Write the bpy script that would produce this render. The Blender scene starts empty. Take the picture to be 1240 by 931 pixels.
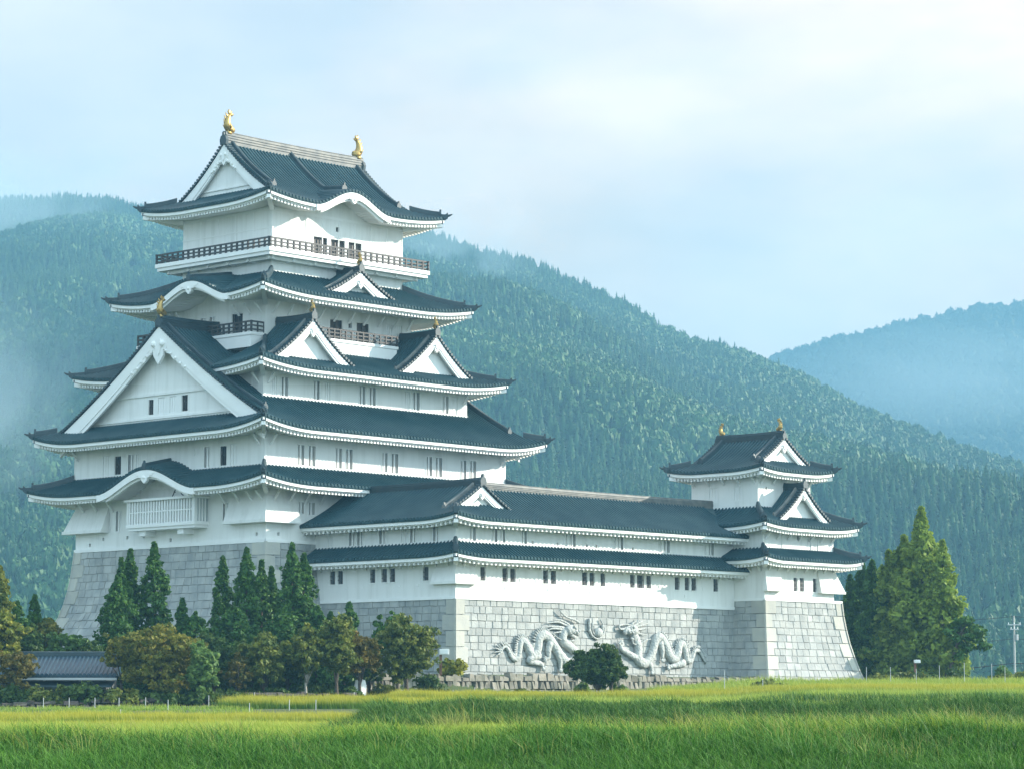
import bpy, math, random
import numpy as np
from mathutils import Vector, Matrix

rnd = random.Random(7)
rng = np.random.default_rng(11)
R = math.radians
SC = bpy.context.scene
COL = SC.collection

# ------------------------------------------------------------------ camera, world, sun, exposure
YAW = R(46.936)                      # direction of the long castle front
CX, CY = -22.048, 285.0              # plan centre of the keep
cam_d = bpy.data.cameras.new('camera')
cam = bpy.data.objects.new('camera', cam_d); COL.objects.link(cam)
cam.location = (0, 0, 0)
cam.rotation_euler = (R(90 + 6.467), 0, 0)
cam_d.sensor_width = 36.0
cam_d.lens = 36.0 * 3458.3 / 1240.0
cam_d.clip_start = 1.0
cam_d.clip_end = 20000
SC.camera = cam

sv = Vector((1.42, -1.0, 0.64))      # towards the sun, in the castle's own axes
sun_w = Vector((sv.x*math.cos(YAW) - sv.y*math.sin(YAW), sv.x*math.sin(YAW) + sv.y*math.cos(YAW), sv.z)).normalized()
SUN_EL = math.asin(sun_w.z)
SUN_AZ = math.atan2(sun_w.y, sun_w.x)

W = bpy.data.worlds.new('World'); SC.world = W; W.use_nodes = True
nt = W.node_tree; nt.nodes.clear()
def N(tree, kind, **kw):
    n = tree.nodes.new(kind)
    for k, v in kw.items(): setattr(n, k, v)
    return n
out = N(nt, 'ShaderNodeOutputWorld'); bg = N(nt, 'ShaderNodeBackground')
sky = N(nt, 'ShaderNodeTexSky', sky_type='NISHITA', sun_disc=False)
sky.sun_elevation = SUN_EL; sky.sun_rotation = R(90) - SUN_AZ
sky.air_density = 1.0; sky.dust_density = 2.5; sky.ozone_density = 1.0; sky.altitude = 200
tc = N(nt, 'ShaderNodeTexCoord'); mp = N(nt, 'ShaderNodeMapping')
mp.inputs['Scale'].default_value = (1.0, 1.0, 2.6); mp.inputs['Location'].default_value = (3.30, 1.7, 0.10)
cn = N(nt, 'ShaderNodeTexNoise'); cn.inputs['Scale'].default_value = 3.2; cn.inputs['Detail'].default_value = 7.0
cn.inputs['Roughness'].default_value = 0.52; cn.inputs['Distortion'].default_value = 0.3
cr = N(nt, 'ShaderNodeValToRGB')
cr.color_ramp.elements[0].position = 0.36; cr.color_ramp.elements[0].color = (0.50, 0.50, 0.50, 1)
cr.color_ramp.elements[1].position = 0.57; cr.color_ramp.elements[1].color = (1, 1, 1, 1)
mx = N(nt, 'ShaderNodeMix', data_type='RGBA')
mx.inputs['B'].default_value = (6.6, 8.6, 9.3, 1)
nt.links.new(tc.outputs['Generated'], mp.inputs['Vector']); nt.links.new(mp.outputs[0], cn.inputs['Vector'])
sx = N(nt, 'ShaderNodeSeparateXYZ'); nt.links.new(tc.outputs['Generated'], sx.inputs[0])
mxx = N(nt, 'ShaderNodeMath', operation='MULTIPLY_ADD'); mxx.inputs[1].default_value = 0.75; nt.links.new(sx.outputs['X'], mxx.inputs[0]); nt.links.new(cn.outputs['Fac'], mxx.inputs[2])   # the cloud bank thickens to the east
nt.links.new(mxx.outputs[0], cr.inputs[0]); nt.links.new(cr.outputs[0], mx.inputs['Factor'])
mr = N(nt, 'ShaderNodeMapRange'); mr.inputs['From Min'].default_value = -0.5; mr.inputs['From Max'].default_value = 0.75   # unseen sky behind the camera brightened, an added fill for the shaded walls
mr.inputs['To Min'].default_value = 1.0; mr.inputs['To Max'].default_value = 0.0; nt.links.new(sx.outputs['Y'], mr.inputs['Value'])
vm = N(nt, 'ShaderNodeMix', data_type='RGBA'); vm.inputs['A'].default_value = (5.3, 4.1, 3.25, 1); vm.inputs['B'].default_value = (5.9, 7.9, 8.9, 1)
nt.links.new(mr.outputs[0], vm.inputs['Factor'])
c2 = N(nt, 'ShaderNodeTexNoise'); c2.inputs['Scale'].default_value = 5.5; c2.inputs['Detail'].default_value = 6.0; c2.inputs['Roughness'].default_value = 0.55; nt.links.new(mp.outputs[0], c2.inputs['Vector'])
r2 = N(nt, 'ShaderNodeMapRange'); r2.inputs['From Min'].default_value = 0.36; r2.inputs['From Max'].default_value = 0.64; r2.inputs['To Min'].default_value = 0.80; r2.inputs['To Max'].default_value = 1.20
nt.links.new(c2.outputs['Fac'], r2.inputs['Value']); vs2 = N(nt, 'ShaderNodeVectorMath', operation='SCALE'); nt.links.new(vm.outputs['Result'], vs2.inputs[0]); nt.links.new(r2.outputs[0], vs2.inputs['Scale'])
nt.links.new(vs2.outputs[0], mx.inputs['B'])
nt.links.new(sky.outputs[0], mx.inputs['A']); nt.links.new(mx.outputs['Result'], bg.inputs[0])
bg.inputs[1].default_value = 0.11
nt.links.new(bg.outputs[0], out.inputs[0])

sun_d = bpy.data.lights.new('sun', 'SUN'); sun_d.energy = 5.0; sun_d.angle = R(0.6); sun_d.color = (1.0, 0.93, 0.80)
sun = bpy.data.objects.new('sun', sun_d); COL.objects.link(sun)
sun.rotation_euler = (-sun_w).to_track_quat('-Z', 'Y').to_euler()

SC.view_settings.view_transform = 'Standard'; SC.view_settings.look = 'None'
SC.view_settings.exposure = 1.46; SC.view_settings.gamma = 1.0
SC.cycles.use_denoising = True
SC.cycles.max_bounces = 6; SC.cycles.diffuse_bounces = 3; SC.cycles.glossy_bounces = 2
SC.cycles.transmission_bounces = 3; SC.cycles.volume_bounces = 0; SC.cycles.transparent_max_bounces = 8

# ------------------------------------------------------------------ materials
def pmat(name, col, rough=0.7, metallic=0.0, spec=0.4, var=0.0, vscale=0.4, bump=0.0, bscale=4.0, detail=4.0, col2=None, island=0.0):
    m = bpy.data.materials.new(name); m.use_nodes = True
    t = m.node_tree; b = t.nodes['Principled BSDF']
    b.inputs['Roughness'].default_value = rough; b.inputs['Metallic'].default_value = metallic
    b.inputs['Specular IOR Level'].default_value = spec
    b.inputs['Base Color'].default_value = (*col, 1)
    cur = None
    g = N(t, 'ShaderNodeNewGeometry')
    if var > 0 or col2:
        nz = N(t, 'ShaderNodeTexNoise'); nz.inputs['Scale'].default_value = vscale; nz.inputs['Detail'].default_value = detail
        o = N(t, 'ShaderNodeTexCoord'); t.links.new(o.outputs['Object'], nz.inputs['Vector'])
        r = N(t, 'ShaderNodeValToRGB'); r.color_ramp.elements[0].position = 0.36; r.color_ramp.elements[1].position = 0.64
        c2 = col2 or tuple(c*(1-var) for c in col)
        r.color_ramp.elements[0].color = (*c2, 1); r.color_ramp.elements[1].color = (*col, 1)
        t.links.new(nz.outputs['Fac'], r.inputs[0]); cur = r.outputs[0]
    if island > 0:
        mp_ = N(t, 'ShaderNodeMapRange'); mp_.inputs['To Min'].default_value = 1-island; mp_.inputs['To Max'].default_value = 1+island*0.6
        t.links.new(g.outputs['Random Per Island'], mp_.inputs['Value'])
        mm = N(t, 'ShaderNodeMix', data_type='RGBA', blend_type='MULTIPLY'); mm.inputs['Factor'].default_value = 1
        if cur: t.links.new(cur, mm.inputs['A'])
        else: mm.inputs['A'].default_value = (*col, 1)
        t.links.new(mp_.outputs[0], mm.inputs['B']); cur = mm.outputs['Result']
    if cur: t.links.new(cur, b.inputs['Base Color'])
    if bump > 0:
        nb = N(t, 'ShaderNodeTexNoise'); nb.inputs['Scale'].default_value = bscale; nb.inputs['Detail'].default_value = 5
        o2 = N(t, 'ShaderNodeTexCoord'); t.links.new(o2.outputs['Object'], nb.inputs['Vector'])
        bp = N(t, 'ShaderNodeBump'); bp.inputs['Strength'].default_value = bump; bp.inputs['Distance'].default_value = 0.1
        t.links.new(nb.outputs['Fac'], bp.inputs['Height']); t.links.new(bp.outputs[0], b.inputs['Normal'])
    return m

def leafmat(name, ca, cb, tip=None, trans=0.3, rough=0.6, tipmin=0.45):
    """foliage: colour runs from ca to cb with the point attribute tint; tip colours the upper end of blades."""
    m = bpy.data.materials.new(name); m.use_nodes = True
    t = m.node_tree; b = t.nodes['Principled BSDF']; o = t.nodes['Material Output']
    a = N(t, 'ShaderNodeAttribute', attribute_name='tint')
    r = N(t, 'ShaderNodeValToRGB'); r.color_ramp.elements[0].color = (*ca, 1); r.color_ramp.elements[1].color = (*cb, 1)
    t.links.new(a.outputs['Fac'], r.inputs[0]); c = r.outputs[0]
    if tip:
        h = N(t, 'ShaderNodeAttribute', attribute_name='hgt')
        rm = N(t, 'ShaderNodeMapRange'); rm.inputs['From Min'].default_value = tipmin; rm.inputs['From Max'].default_value = 1.0
        t.links.new(h.outputs['Fac'], rm.inputs['Value'])
        mm = N(t, 'ShaderNodeMix', data_type='RGBA'); t.links.new(rm.outputs[0], mm.inputs['Factor'])
        t.links.new(c, mm.inputs['A']); mm.inputs['B'].default_value = (*tip, 1); c = mm.outputs['Result']
    t.links.new(c, b.inputs['Base Color']); b.inputs['Roughness'].default_value = rough
    b.inputs['Specular IOR Level'].default_value = 0.25
    if trans > 0:
        tr = N(t, 'ShaderNodeBsdfTranslucent'); t.links.new(c, tr.inputs['Color'])
        ms = N(t, 'ShaderNodeMixShader'); ms.inputs[0].default_value = trans
        t.links.new(b.outputs[0], ms.inputs[1]); t.links.new(tr.outputs[0], ms.inputs[2]); t.links.new(ms.outputs[0], o.inputs['Surface'])
    return m

PLASTER = pmat('white_plaster', (0.80, 0.80, 0.775), 0.85, spec=0.2, var=0.05, vscale=0.25, bump=0.05, bscale=6)
def streaks(m, col, amt):
    t = m.node_tree; b = t.nodes['Principled BSDF']; old = b.inputs['Base Color'].links[0].from_socket
    o = N(t, 'ShaderNodeTexCoord'); mp_ = N(t, 'ShaderNodeMapping'); mp_.inputs['Scale'].default_value = (1.3, 1.3, .10)
    nz = N(t, 'ShaderNodeTexNoise'); nz.inputs['Scale'].default_value = 1.0; nz.inputs['Detail'].default_value = 6; nz.inputs['Roughness'].default_value = .65
    r = N(t, 'ShaderNodeValToRGB'); r.color_ramp.elements[0].position = .30; r.color_ramp.elements[0].color = (amt, amt, amt, 1); r.color_ramp.elements[1].position = .52; r.color_ramp.elements[1].color = (0, 0, 0, 1)
    x = N(t, 'ShaderNodeMix', data_type='RGBA'); x.inputs['B'].default_value = (*col, 1)
    t.links.new(o.outputs['Object'], mp_.inputs['Vector']); t.links.new(mp_.outputs[0], nz.inputs['Vector']); t.links.new(nz.outputs['Fac'], r.inputs[0])
    t.links.new(r.outputs[0], x.inputs['Factor']); t.links.new(old, x.inputs['A']); t.links.new(x.outputs['Result'], b.inputs['Base Color'])
streaks(PLASTER, (0.50, 0.50, 0.46), .35)
TRIM = pmat('white_painted_wood', (0.82, 0.82, 0.80), 0.7, spec=0.25, var=0.05, vscale=0.8)
def tile_material():
    m = pmat('roof_tile', (0.015, 0.054, 0.068), 0.42, spec=0.4, col2=(0.032, 0.076, 0.088), vscale=0.5, detail=6)
    t = m.node_tree; b = t.nodes['Principled BSDF']
    o = N(t, 'ShaderNodeTexCoord'); w = N(t, 'ShaderNodeTexWave', wave_type='BANDS', bands_direction='Z', wave_profile='SAW')
    w.inputs['Scale'].default_value = 1.75; w.inputs['Distortion'].default_value = 0.3
    t.links.new(o.outputs['Object'], w.inputs['Vector'])
    bp = N(t, 'ShaderNodeBump'); bp.inputs['Strength'].default_value = 0.6; bp.inputs['Distance'].default_value = 0.05
    t.links.new(w.outputs['Fac'], bp.inputs['Height']); t.links.new(bp.outputs[0], b.inputs['Normal'])
    return m
TILE = tile_material()
RIDGE = pmat('ridge_tile', (0.20, 0.195, 0.175), 0.6, col2=(0.11, 0.12, 0.12), vscale=1.2)
DARKTILE = pmat('dark_ridge_tile', (0.022, 0.045, 0.056), 0.5, col2=(0.036, 0.058, 0.066), vscale=1.0)
STONE = pmat('grey_stone', (0.41, 0.415, 0.395), 0.85, spec=0.2, col2=(0.30, 0.315, 0.31), vscale=0.7, bump=0.5, bscale=5, island=0.14)
QUOIN = pmat('pale_quoin_stone', (0.46, 0.45, 0.39), 0.85, spec=0.2, col2=(0.40, 0.40, 0.37), vscale=0.7, bump=0.3, bscale=5, island=0.15)
MORTAR = pmat('grey_mortar', (0.33, 0.33, 0.315), 0.95)
RELIEF = pmat('carved_stone', (0.44, 0.45, 0.43), 0.8, col2=(0.34, 0.36, 0.35), vscale=2.0, bump=0.6, bscale=7)
def scales(m):
    t = m.node_tree; b = t.nodes['Principled BSDF']; o = N(t, 'ShaderNodeTexCoord'); v = N(t, 'ShaderNodeTexVoronoi'); v.inputs['Scale'].default_value = 4.5
    bp = N(t, 'ShaderNodeBump'); bp.inputs['Strength'].default_value = .8; bp.inputs['Distance'].default_value = .08
    t.links.new(o.outputs['Object'], v.inputs['Vector']); t.links.new(v.outputs['Distance'], bp.inputs['Height']); t.links.new(b.inputs['Normal'].links[0].from_socket, bp.inputs['Normal']); t.links.new(bp.outputs[0], b.inputs['Normal'])
scales(RELIEF); streaks(STONE, (0.24, 0.26, 0.26), .45)
ROUGHSTONE = pmat('rough_wall_stone', (0.27, 0.245, 0.20), 0.9, col2=(0.13, 0.13, 0.10), vscale=0.8, bump=0.6, bscale=4, island=0.35)
GOLD = pmat('gilded_bronze', (0.50, 0.35, 0.13), 0.45, metallic=0.85, col2=(0.30, 0.20, 0.07), vscale=3)
DARKWOOD = pmat('dark_timber', (0.045, 0.045, 0.047), 0.6, col2=(0.07, 0.065, 0.06), vscale=2)
DOORWOOD = pmat('brown_door_timber', (0.13, 0.105, 0.09), 0.6, col2=(0.09, 0.08, 0.075), vscale=2)
VOID = pmat('dark_opening', (0.02, 0.024, 0.03), 0.5, spec=0.3)
GLASS = pmat('dark_window_glass', (0.05, 0.065, 0.075), 0.12, spec=0.6)
IRON = pmat('iron_bar', (0.10, 0.10, 0.10), 0.5)
VENTM = pmat('grey_vent', (0.42, 0.44, 0.44), 0.7)
BARK = pmat('bark', (0.10, 0.075, 0.055), 0.9, col2=(0.06, 0.05, 0.04), vscale=3, bump=0.6, bscale=10)
PALEBARK = pmat('pale_bark', (0.36, 0.34, 0.30), 0.9, col2=(0.22, 0.20, 0.17), vscale=4)
STEEL = pmat('galvanised_steel', (0.45, 0.46, 0.46), 0.5, metallic=0.4)
CONCRETE = pmat('pale_concrete', (0.46, 0.46, 0.44), 0.85, var=0.15, vscale=2)
WHITEP = pmat('white_paint', (0.8, 0.8, 0.78), 0.5)
RUST = pmat('rusty_post', (0.20, 0.10, 0.06), 0.8, var=0.3, vscale=3)
CABLE = pmat('black_cable', (0.03, 0.03, 0.03), 0.7)
SOIL = pmat('field_soil', (0.075, 0.10, 0.030), 0.95, col2=(0.05, 0.075, 0.022), vscale=0.2)
HILLM = pmat('hill_ground', (0.035, 0.06, 0.02), 0.95, col2=(0.05, 0.075, 0.028), vscale=0.02)
CEDAR = leafmat('cedar_foliage', (0.024, 0.078, 0.013), (0.11, 0.22, 0.034), trans=0.2)
REDWOOD = leafmat('redwood_foliage', (0.095, 0.17, 0.024), (0.29, 0.38, 0.055), trans=0.4)
GREENLEAF = leafmat('green_foliage', (0.030, 0.070, 0.014), (0.10, 0.16, 0.030), trans=0.3)
LIGHTLEAF = leafmat('light_green_foliage', (0.075, 0.15, 0.035), (0.20, 0.30, 0.07), trans=0.3)
AUTUMN = leafmat('autumn_foliage', (0.075, 0.115, 0.018), (0.25, 0.215, 0.03), trans=0.3)
RUSTLEAF = leafmat('rust_foliage', (0.085, 0.09, 0.018), (0.22, 0.155, 0.03), trans=0.3)
OLIVE = leafmat('olive_foliage', (0.055, 0.095, 0.018), (0.22, 0.24, 0.04), trans=0.3)
YELLOWLEAF = leafmat('yellow_foliage', (0.085, 0.13, 0.022), (0.28, 0.27, 0.03), trans=0.3)
GRASSM = leafmat('tall_grass', (0.006, 0.042, 0.005), (0.042, 0.16, 0.012), tip=(0.20, 0.42, 0.05), trans=0.15, tipmin=0.72)  # body colour darkened for the bank's shaded face, tips bright as if lit
SHADEGRASS = leafmat('shade_darkened_grass', (0.006, 0.038, 0.005), (0.036, 0.12, 0.011), tip=(0.18, 0.33, 0.045), trans=0.12, tipmin=0.7)  # same grass coloured darker to stand in for shade on the bank fronts
HOUSETILE = pmat('blue_house_tile', (0.016, 0.045, 0.075), 0.4, col2=(0.03, 0.065, 0.09), vscale=1.5)
STALK = leafmat('seed_stalks', (0.10, 0.17, 0.02), (0.25, 0.30, 0.05), tip=(0.42, 0.36, 0.14), trans=0.3)
GRASSP = leafmat('pale_grass', (0.075, 0.19, 0.014), (0.25, 0.36, 0.035), tip=(0.42, 0.45, 0.08), trans=0.35)
RICEM = leafmat('ripening_rice', (0.055, 0.14, 0.010), (0.13, 0.22, 0.018), tip=(0.48, 0.43, 0.04), trans=0.35)
FOREST = leafmat('forest_canopy', (0.015, 0.060, 0.023), (0.060, 0.135, 0.028), trans=0.0)
FARFOREST = leafmat('far_forest_canopy', (0.02, 0.045, 0.016), (0.07, 0.10, 0.03), trans=0.0)

# ------------------------------------------------------------------ object helpers
class MB:
    def __init__(s): s.v = []; s.f = []
    def add(s, vs, fs):
        o = len(s.v); s.v.extend(vs); s.f.extend([tuple(i+o for i in f) for f in fs])
    def quad(s, a, b, c, d): s.add([a, b, c, d], [(0, 1, 2, 3)])
    def hexa(s, p):                                   # 8 corners: bottom loop then top loop
        s.add(p, [(0, 3, 2, 1), (4, 5, 6, 7), (0, 1, 5, 4), (1, 2, 6, 5), (2, 3, 7, 6), (3, 0, 4, 7)])
    def box(s, x0, x1, y0, y1, z0, z1):
        s.hexa([(x0, y0, z0), (x1, y0, z0), (x1, y1, z0), (x0, y1, z0), (x0, y0, z1), (x1, y0, z1), (x1, y1, z1), (x0, y1, z1)])
    def sweep(s, pts, prof, caps=True):               # prof: closed list of (lateral, vertical)
        pts = [Vector(p) for p in pts]; n = len(pts); k = len(prof); vs = []
        for i, p in enumerate(pts):
            t = pts[min(i+1, n-1)] - pts[max(i-1, 0)]; t.z = 0
            if t.length < 1e-6: t = Vector((1, 0, 0))
            t.normalize(); l = Vector((-t.y, t.x, 0))
            sc = 1.0
            pr = prof(i/(n-1)) if callable(prof) else prof
            for a, b in pr: vs.append(tuple(p + l*a + Vector((0, 0, b))))
        fs = []
        for i in range(n-1):
            for j in range(k):
                j2 = (j+1) % k
                fs.append((i*k+j, i*k+j2, (i+1)*k+j2, (i+1)*k+j))
        if caps: fs.append(tuple(range(k-1, -1, -1))); fs.append(tuple((n-1)*k+j for j in range(k)))
        s.add(vs, fs)
    def tube(s, pts, rad, n=8, squash=None):          # squash: (axis vector, factor)
        pts = [Vector(p) for p in pts]; m = len(pts); vs = []; fs = []
        up = Vector((0, 0, 1)); prev = None
        for i, p in enumerate(pts):
            t = (pts[min(i+1, m-1)] - pts[max(i-1, 0)])
            t = t.normalized() if t.length > 1e-9 else Vector((0, 0, 1))
            a = prev if prev else (up if abs(t.z) < 0.9 else Vector((1, 0, 0)))
            a = (a - t*a.dot(t)).normalized(); prev = a; b = t.cross(a)
            r = rad[i] if isinstance(rad, (list, tuple)) else rad
            for j in range(n):
                q = (a*math.cos(2*math.pi*j/n) + b*math.sin(2*math.pi*j/n))*r
                if squash: ax = Vector(squash[0]); q = q - ax*q.dot(ax)*(1-squash[1])
                vs.append(tuple(p+q))
        for i in range(m-1):
            for j in range(n):
                j2 = (j+1) % n; fs.append((i*n+j, i*n+j2, (i+1)*n+j2, (i+1)*n+j))
        fs.append(tuple(range(n-1, -1, -1))); fs.append(tuple((m-1)*n+j for j in range(n)))
        s.add(vs, fs)
    def ball(s, c, r, nu=10, nv=7, jit=0.0):
        rx, ry, rz = r if isinstance(r, (list, tuple)) else (r, r, r); vs = []; fs = []
        for i in range(nv+1):
            th = math.pi*i/nv
            for j in range(nu):
                ph = 2*math.pi*j/nu; k = 1+rnd.uniform(-jit, jit)
                vs.append((c[0]+rx*k*math.sin(th)*math.cos(ph), c[1]+ry*k*math.sin(th)*math.sin(ph), c[2]+rz*k*math.cos(th)))
        for i in range(nv):
            for j in range(nu):
                j2 = (j+1) % nu; fs.append((i*nu+j, (i+1)*nu+j, (i+1)*nu+j2, i*nu+j2))
        s.add(vs, fs)
    def build(s, name, mat, parent=None, smooth=False, org=None):
        if org is None: org = tuple(parent['org']) if parent is not None and 'org' in parent else (0, 0, 0)
        me = bpy.data.meshes.new(name)
        me.from_pydata([(x-org[0], y-org[1], z-org[2]) for x, y, z in s.v], [], s.f)
        if smooth: me.polygons.foreach_set('use_smooth', [True]*len(me.polygons))
        me.materials.append(mat); me.update()
        o = bpy.data.objects.new(name, me); COL.objects.link(o)
        if parent is not None:
            o.parent = parent; o['org'] = org
        return o

def np_mesh(name, verts, loops, sizes, mat, parent=None, attrs=None, smooth=False):
    me = bpy.data.meshes.new(name)
    verts = np.ascontiguousarray(verts, np.float32); loops = np.ascontiguousarray(loops, np.int32); sizes = np.asarray(sizes, np.int32)
    me.vertices.add(len(verts)); me.vertices.foreach_set('co', verts.ravel())
    me.loops.add(len(loops)); me.loops.foreach_set('vertex_index', loops)
    st = np.zeros(len(sizes), np.int32); st[1:] = np.cumsum(sizes)[:-1]
    me.polygons.add(len(sizes)); me.polygons.foreach_set('loop_start', st); me.polygons.foreach_set('loop_total', sizes)
    if smooth: me.polygons.foreach_set('use_smooth', np.ones(len(sizes), bool))
    me.update(calc_edges=True)
    for k, v in (attrs or {}).items():
        at = me.attributes.new(k, 'FLOAT', 'POINT'); at.data.foreach_set('value', np.ascontiguousarray(v, np.float32))
    me.materials.append(mat)
    o = bpy.data.objects.new(name, me); COL.objects.link(o)
    if parent is not None: o.parent = parent
    return o

def tag(o, label=None, cat=None, group=None, kind=None):
    if label: o['label'] = label
    if cat: o['category'] = cat
    if group: o['group'] = group
    if kind: o['kind'] = kind
    return o
def empty(name, loc, rz=0.0):
    o = bpy.data.objects.new(name, None); COL.objects.link(o); o.location = loc; o.rotation_euler = (0, 0, rz); o.empty_display_size = 1
    return o
def castle_world(x, y, z=0.0):
    return (CX + x*math.cos(YAW) - y*math.sin(YAW), CY + x*math.sin(YAW) + y*math.cos(YAW), z)
def castle_root(name, x, y, z, label, cat):
    o = empty(name, castle_world(x, y, z), YAW); o['org'] = (x, y, z); tag(o, label, cat); return o
def fwd(px, Y): return (px-620.0)/3458.3*Y           # lateral metres at a distance for a bearing
def hgt(py, Y): return (857.5-py)/3458.3*Y           # height over the eye

# ------------------------------------------------------------------ ground, hills, air
def smooth(a, b, x):
    t = np.clip((x-a)/(b-a), 0, 1); return t*t*(3-2*t)
KY = [40, 52, 56, 60, 64, 68, 73, 104, 108, 112, 115, 122, 130, 165, 190, 205, 225, 240, 262, 300, 500, 900]
KL = [-1.9, -1.8, -1.62, -1.30, -1.08, -1.0, -1.05, -1.0, -1.0, -1.0, -1.0, -1.02, -1.05, -1.0, -0.80, -0.15, 0.4, 0.75, 1.7, 2.9, 4, 6]
KR = [-1.9, -1.75, -1.50, -1.12, -0.86, -0.82, -0.88, -0.92, -0.80, -0.36, -0.16, -0.20, -0.22, -0.05, 0.2, 0.38, 0.6, 0.85, 1.7, 2.9, 4, 6]
def ground_z(X, Y):
    X = np.asarray(X, float); Y = np.asarray(Y, float)
    zl = np.interp(Y, KY, KL); zr = np.interp(Y, KY, KR)
    m = np.where(Y < 90, smooth(-9, 9, X), smooth(-6.4, -5.2, X + (Y-110)*0.03))
    z = zl*(1-m) + zr*m + 0.75*smooth(11, 24, X)*smooth(150, 235, Y)*(1-smooth(262, 300, Y))
    z = z + .5*smooth(145, 149, Y)*(1-smooth(154, 162, Y))*smooth(.07, .10, X/np.maximum(Y, 1)) + .10*np.sin(X*1.1+Y*.3)*np.sin(X*.43-Y*.2+1)*smooth(50, 58, Y)*(1-smooth(116, 130, Y))
    dx = X-CX; dy = Y-CY
    lx = dx*math.cos(YAW)+dy*math.sin(YAW); ly = -dx*math.sin(YAW)+dy*math.cos(YAW)
    k = smooth(-36.6, -35.9, ly)*smooth(-30, -26, lx)*(1-smooth(42, 60, lx))
    z = z*(1-k) + np.maximum(z, 3.0)*k
    return z
def noise2(x, y, s, seed):
    r = np.random.default_rng(seed); v = np.zeros_like(x, dtype=float)
    for k in range(6):
        a = r.uniform(0, 6.28); f = s*(1.0+0.9*r.random()); v += np.sin((x*np.cos(a)+y*np.sin(a))*f + r.uniform(0, 6.28))
    return v/6.0*1.6
def grid_obj(name, xs, ys, zf, mat):
    X, Y = np.meshgrid(xs, ys); Z = zf(X, Y)
    n, m = X.shape; idx = np.arange(n*m).reshape(n, m)
    q = np.stack([idx[:-1, :-1], idx[:-1, 1:], idx[1:, 1:], idx[1:, :-1]], -1).reshape(-1)
    return np_mesh(name, np.stack([X, Y, Z], -1).reshape(-1, 3), q, np.full((n-1)*(m-1), 4), mat, smooth=True)
xs = np.concatenate([np.linspace(-2500, -130, 26), np.linspace(-120, 120, 161), np.linspace(130, 2500, 26)])
ys = np.concatenate([np.linspace(-90, 30, 8), np.linspace(36, 130, 150), np.linspace(131.5, 330, 134), np.linspace(345, 900, 30), np.linspace(1000, 5300, 22)])
def gz(X, Y): return ground_z(X, Y) - 0.0*X
ground = tag(grid_obj('ground', xs, ys, gz, SOIL), kind='structure')

# hills are polar height fields round the valley
RT = np.array([-0.34, -0.26, -0.21, -0.179, -0.158, -0.142, -0.133, -0.115, -0.09, -0.05, -0.026, -0.012, 0.006, 0.0231, 0.0405, 0.052, 0.0665, 0.081, 0.0896, 0.104, 0.1215, 0.139, 0.156, 0.179, 0.21, 0.26, 0.34])
RP = np.array([330, 280, 245, 233, 229, 232, 242, 240, 225, 240, 268, 285, 296, 321, 345, 369, 388, 399, 412, 431, 466, 488, 511, 535, 566, 600, 640.0])
def ridge_r(th): return np.interp(th, [-0.34, -0.18, 0.0, 0.09, 0.18, 0.34], [3100, 3000, 2700, 2450, 2150, 1850])
def hill_z(th, r):
    rr = ridge_r(th); zr = (857.5-np.interp(th, RT, RP)-np.interp(th, [-.18, -.08, 0, .1], [-7, -3, 5, 12]))/3458.3*rr - 19
    r0 = np.interp(th, [-0.34, -0.18, 0.0, 0.18, 0.34], [1150, 1100, 1050, 1000, 960])
    t = (r-r0)/(rr-r0)
    base = 5.0
    up = np.where(t <= 1, np.clip(t, 0, 1)**0.92, 1-np.clip(t-1, 0, 1)*0.9)
    X = r*th; Yy = r
    wob = noise2(X, Yy, 0.0075, 3)*34 + noise2(X, Yy, 0.018, 5)*13
    k = np.clip(t*3.2, 0, 1)*np.clip(np.abs(1-t)*3, 0, 1)
    return base + (zr-base)*up + wob*k
def polar_obj(name, ths, rs, zf, mat):
    T, Rr = np.meshgrid(ths, rs); Z = zf(T, Rr); n, m = T.shape; idx = np.arange(n*m).reshape(n, m)
    q = np.stack([idx[:-1, :-1], idx[:-1, 1:], idx[1:, 1:], idx[1:, :-1]], -1).reshape(-1)
    return np_mesh(name, np.stack([T*Rr, Rr, Z], -1).reshape(-1, 3), q, np.full((n-1)*(m-1), 4), mat, smooth=True)
hill = tag(polar_obj('hill', np.linspace(-0.34, 0.34, 240), np.linspace(880, 4600, 170), hill_z, HILLM), kind='structure')
FT = np.array([0.02, 0.06, 0.09, 0.11, 0.139, 0.162, 0.179, 0.21, 0.26, 0.36])
FP = np.array([470, 448, 424, 402, 379, 362, 356, 350, 345, 360.0])
def far_z(th, r):
    zr = (857.5-np.interp(th, FT, FP))/3458.3*4500 - 24; t = (r-3300)/1200
    X = r*th
    return 5 + (zr-5)*np.where(t <= 1, np.clip(t, 0, 1)**0.85, 1-(t-1)*0.8) + noise2(X, r, 0.006, 9)*26*np.clip(np.abs(1-t)*3, 0, 1)*np.clip(t*3, 0, 1)
far_hill = tag(polar_obj('far_hill', np.linspace(0.02, 0.36, 120), np.linspace(3300, 5200, 60), far_z, HILLM), kind='structure')

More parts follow.
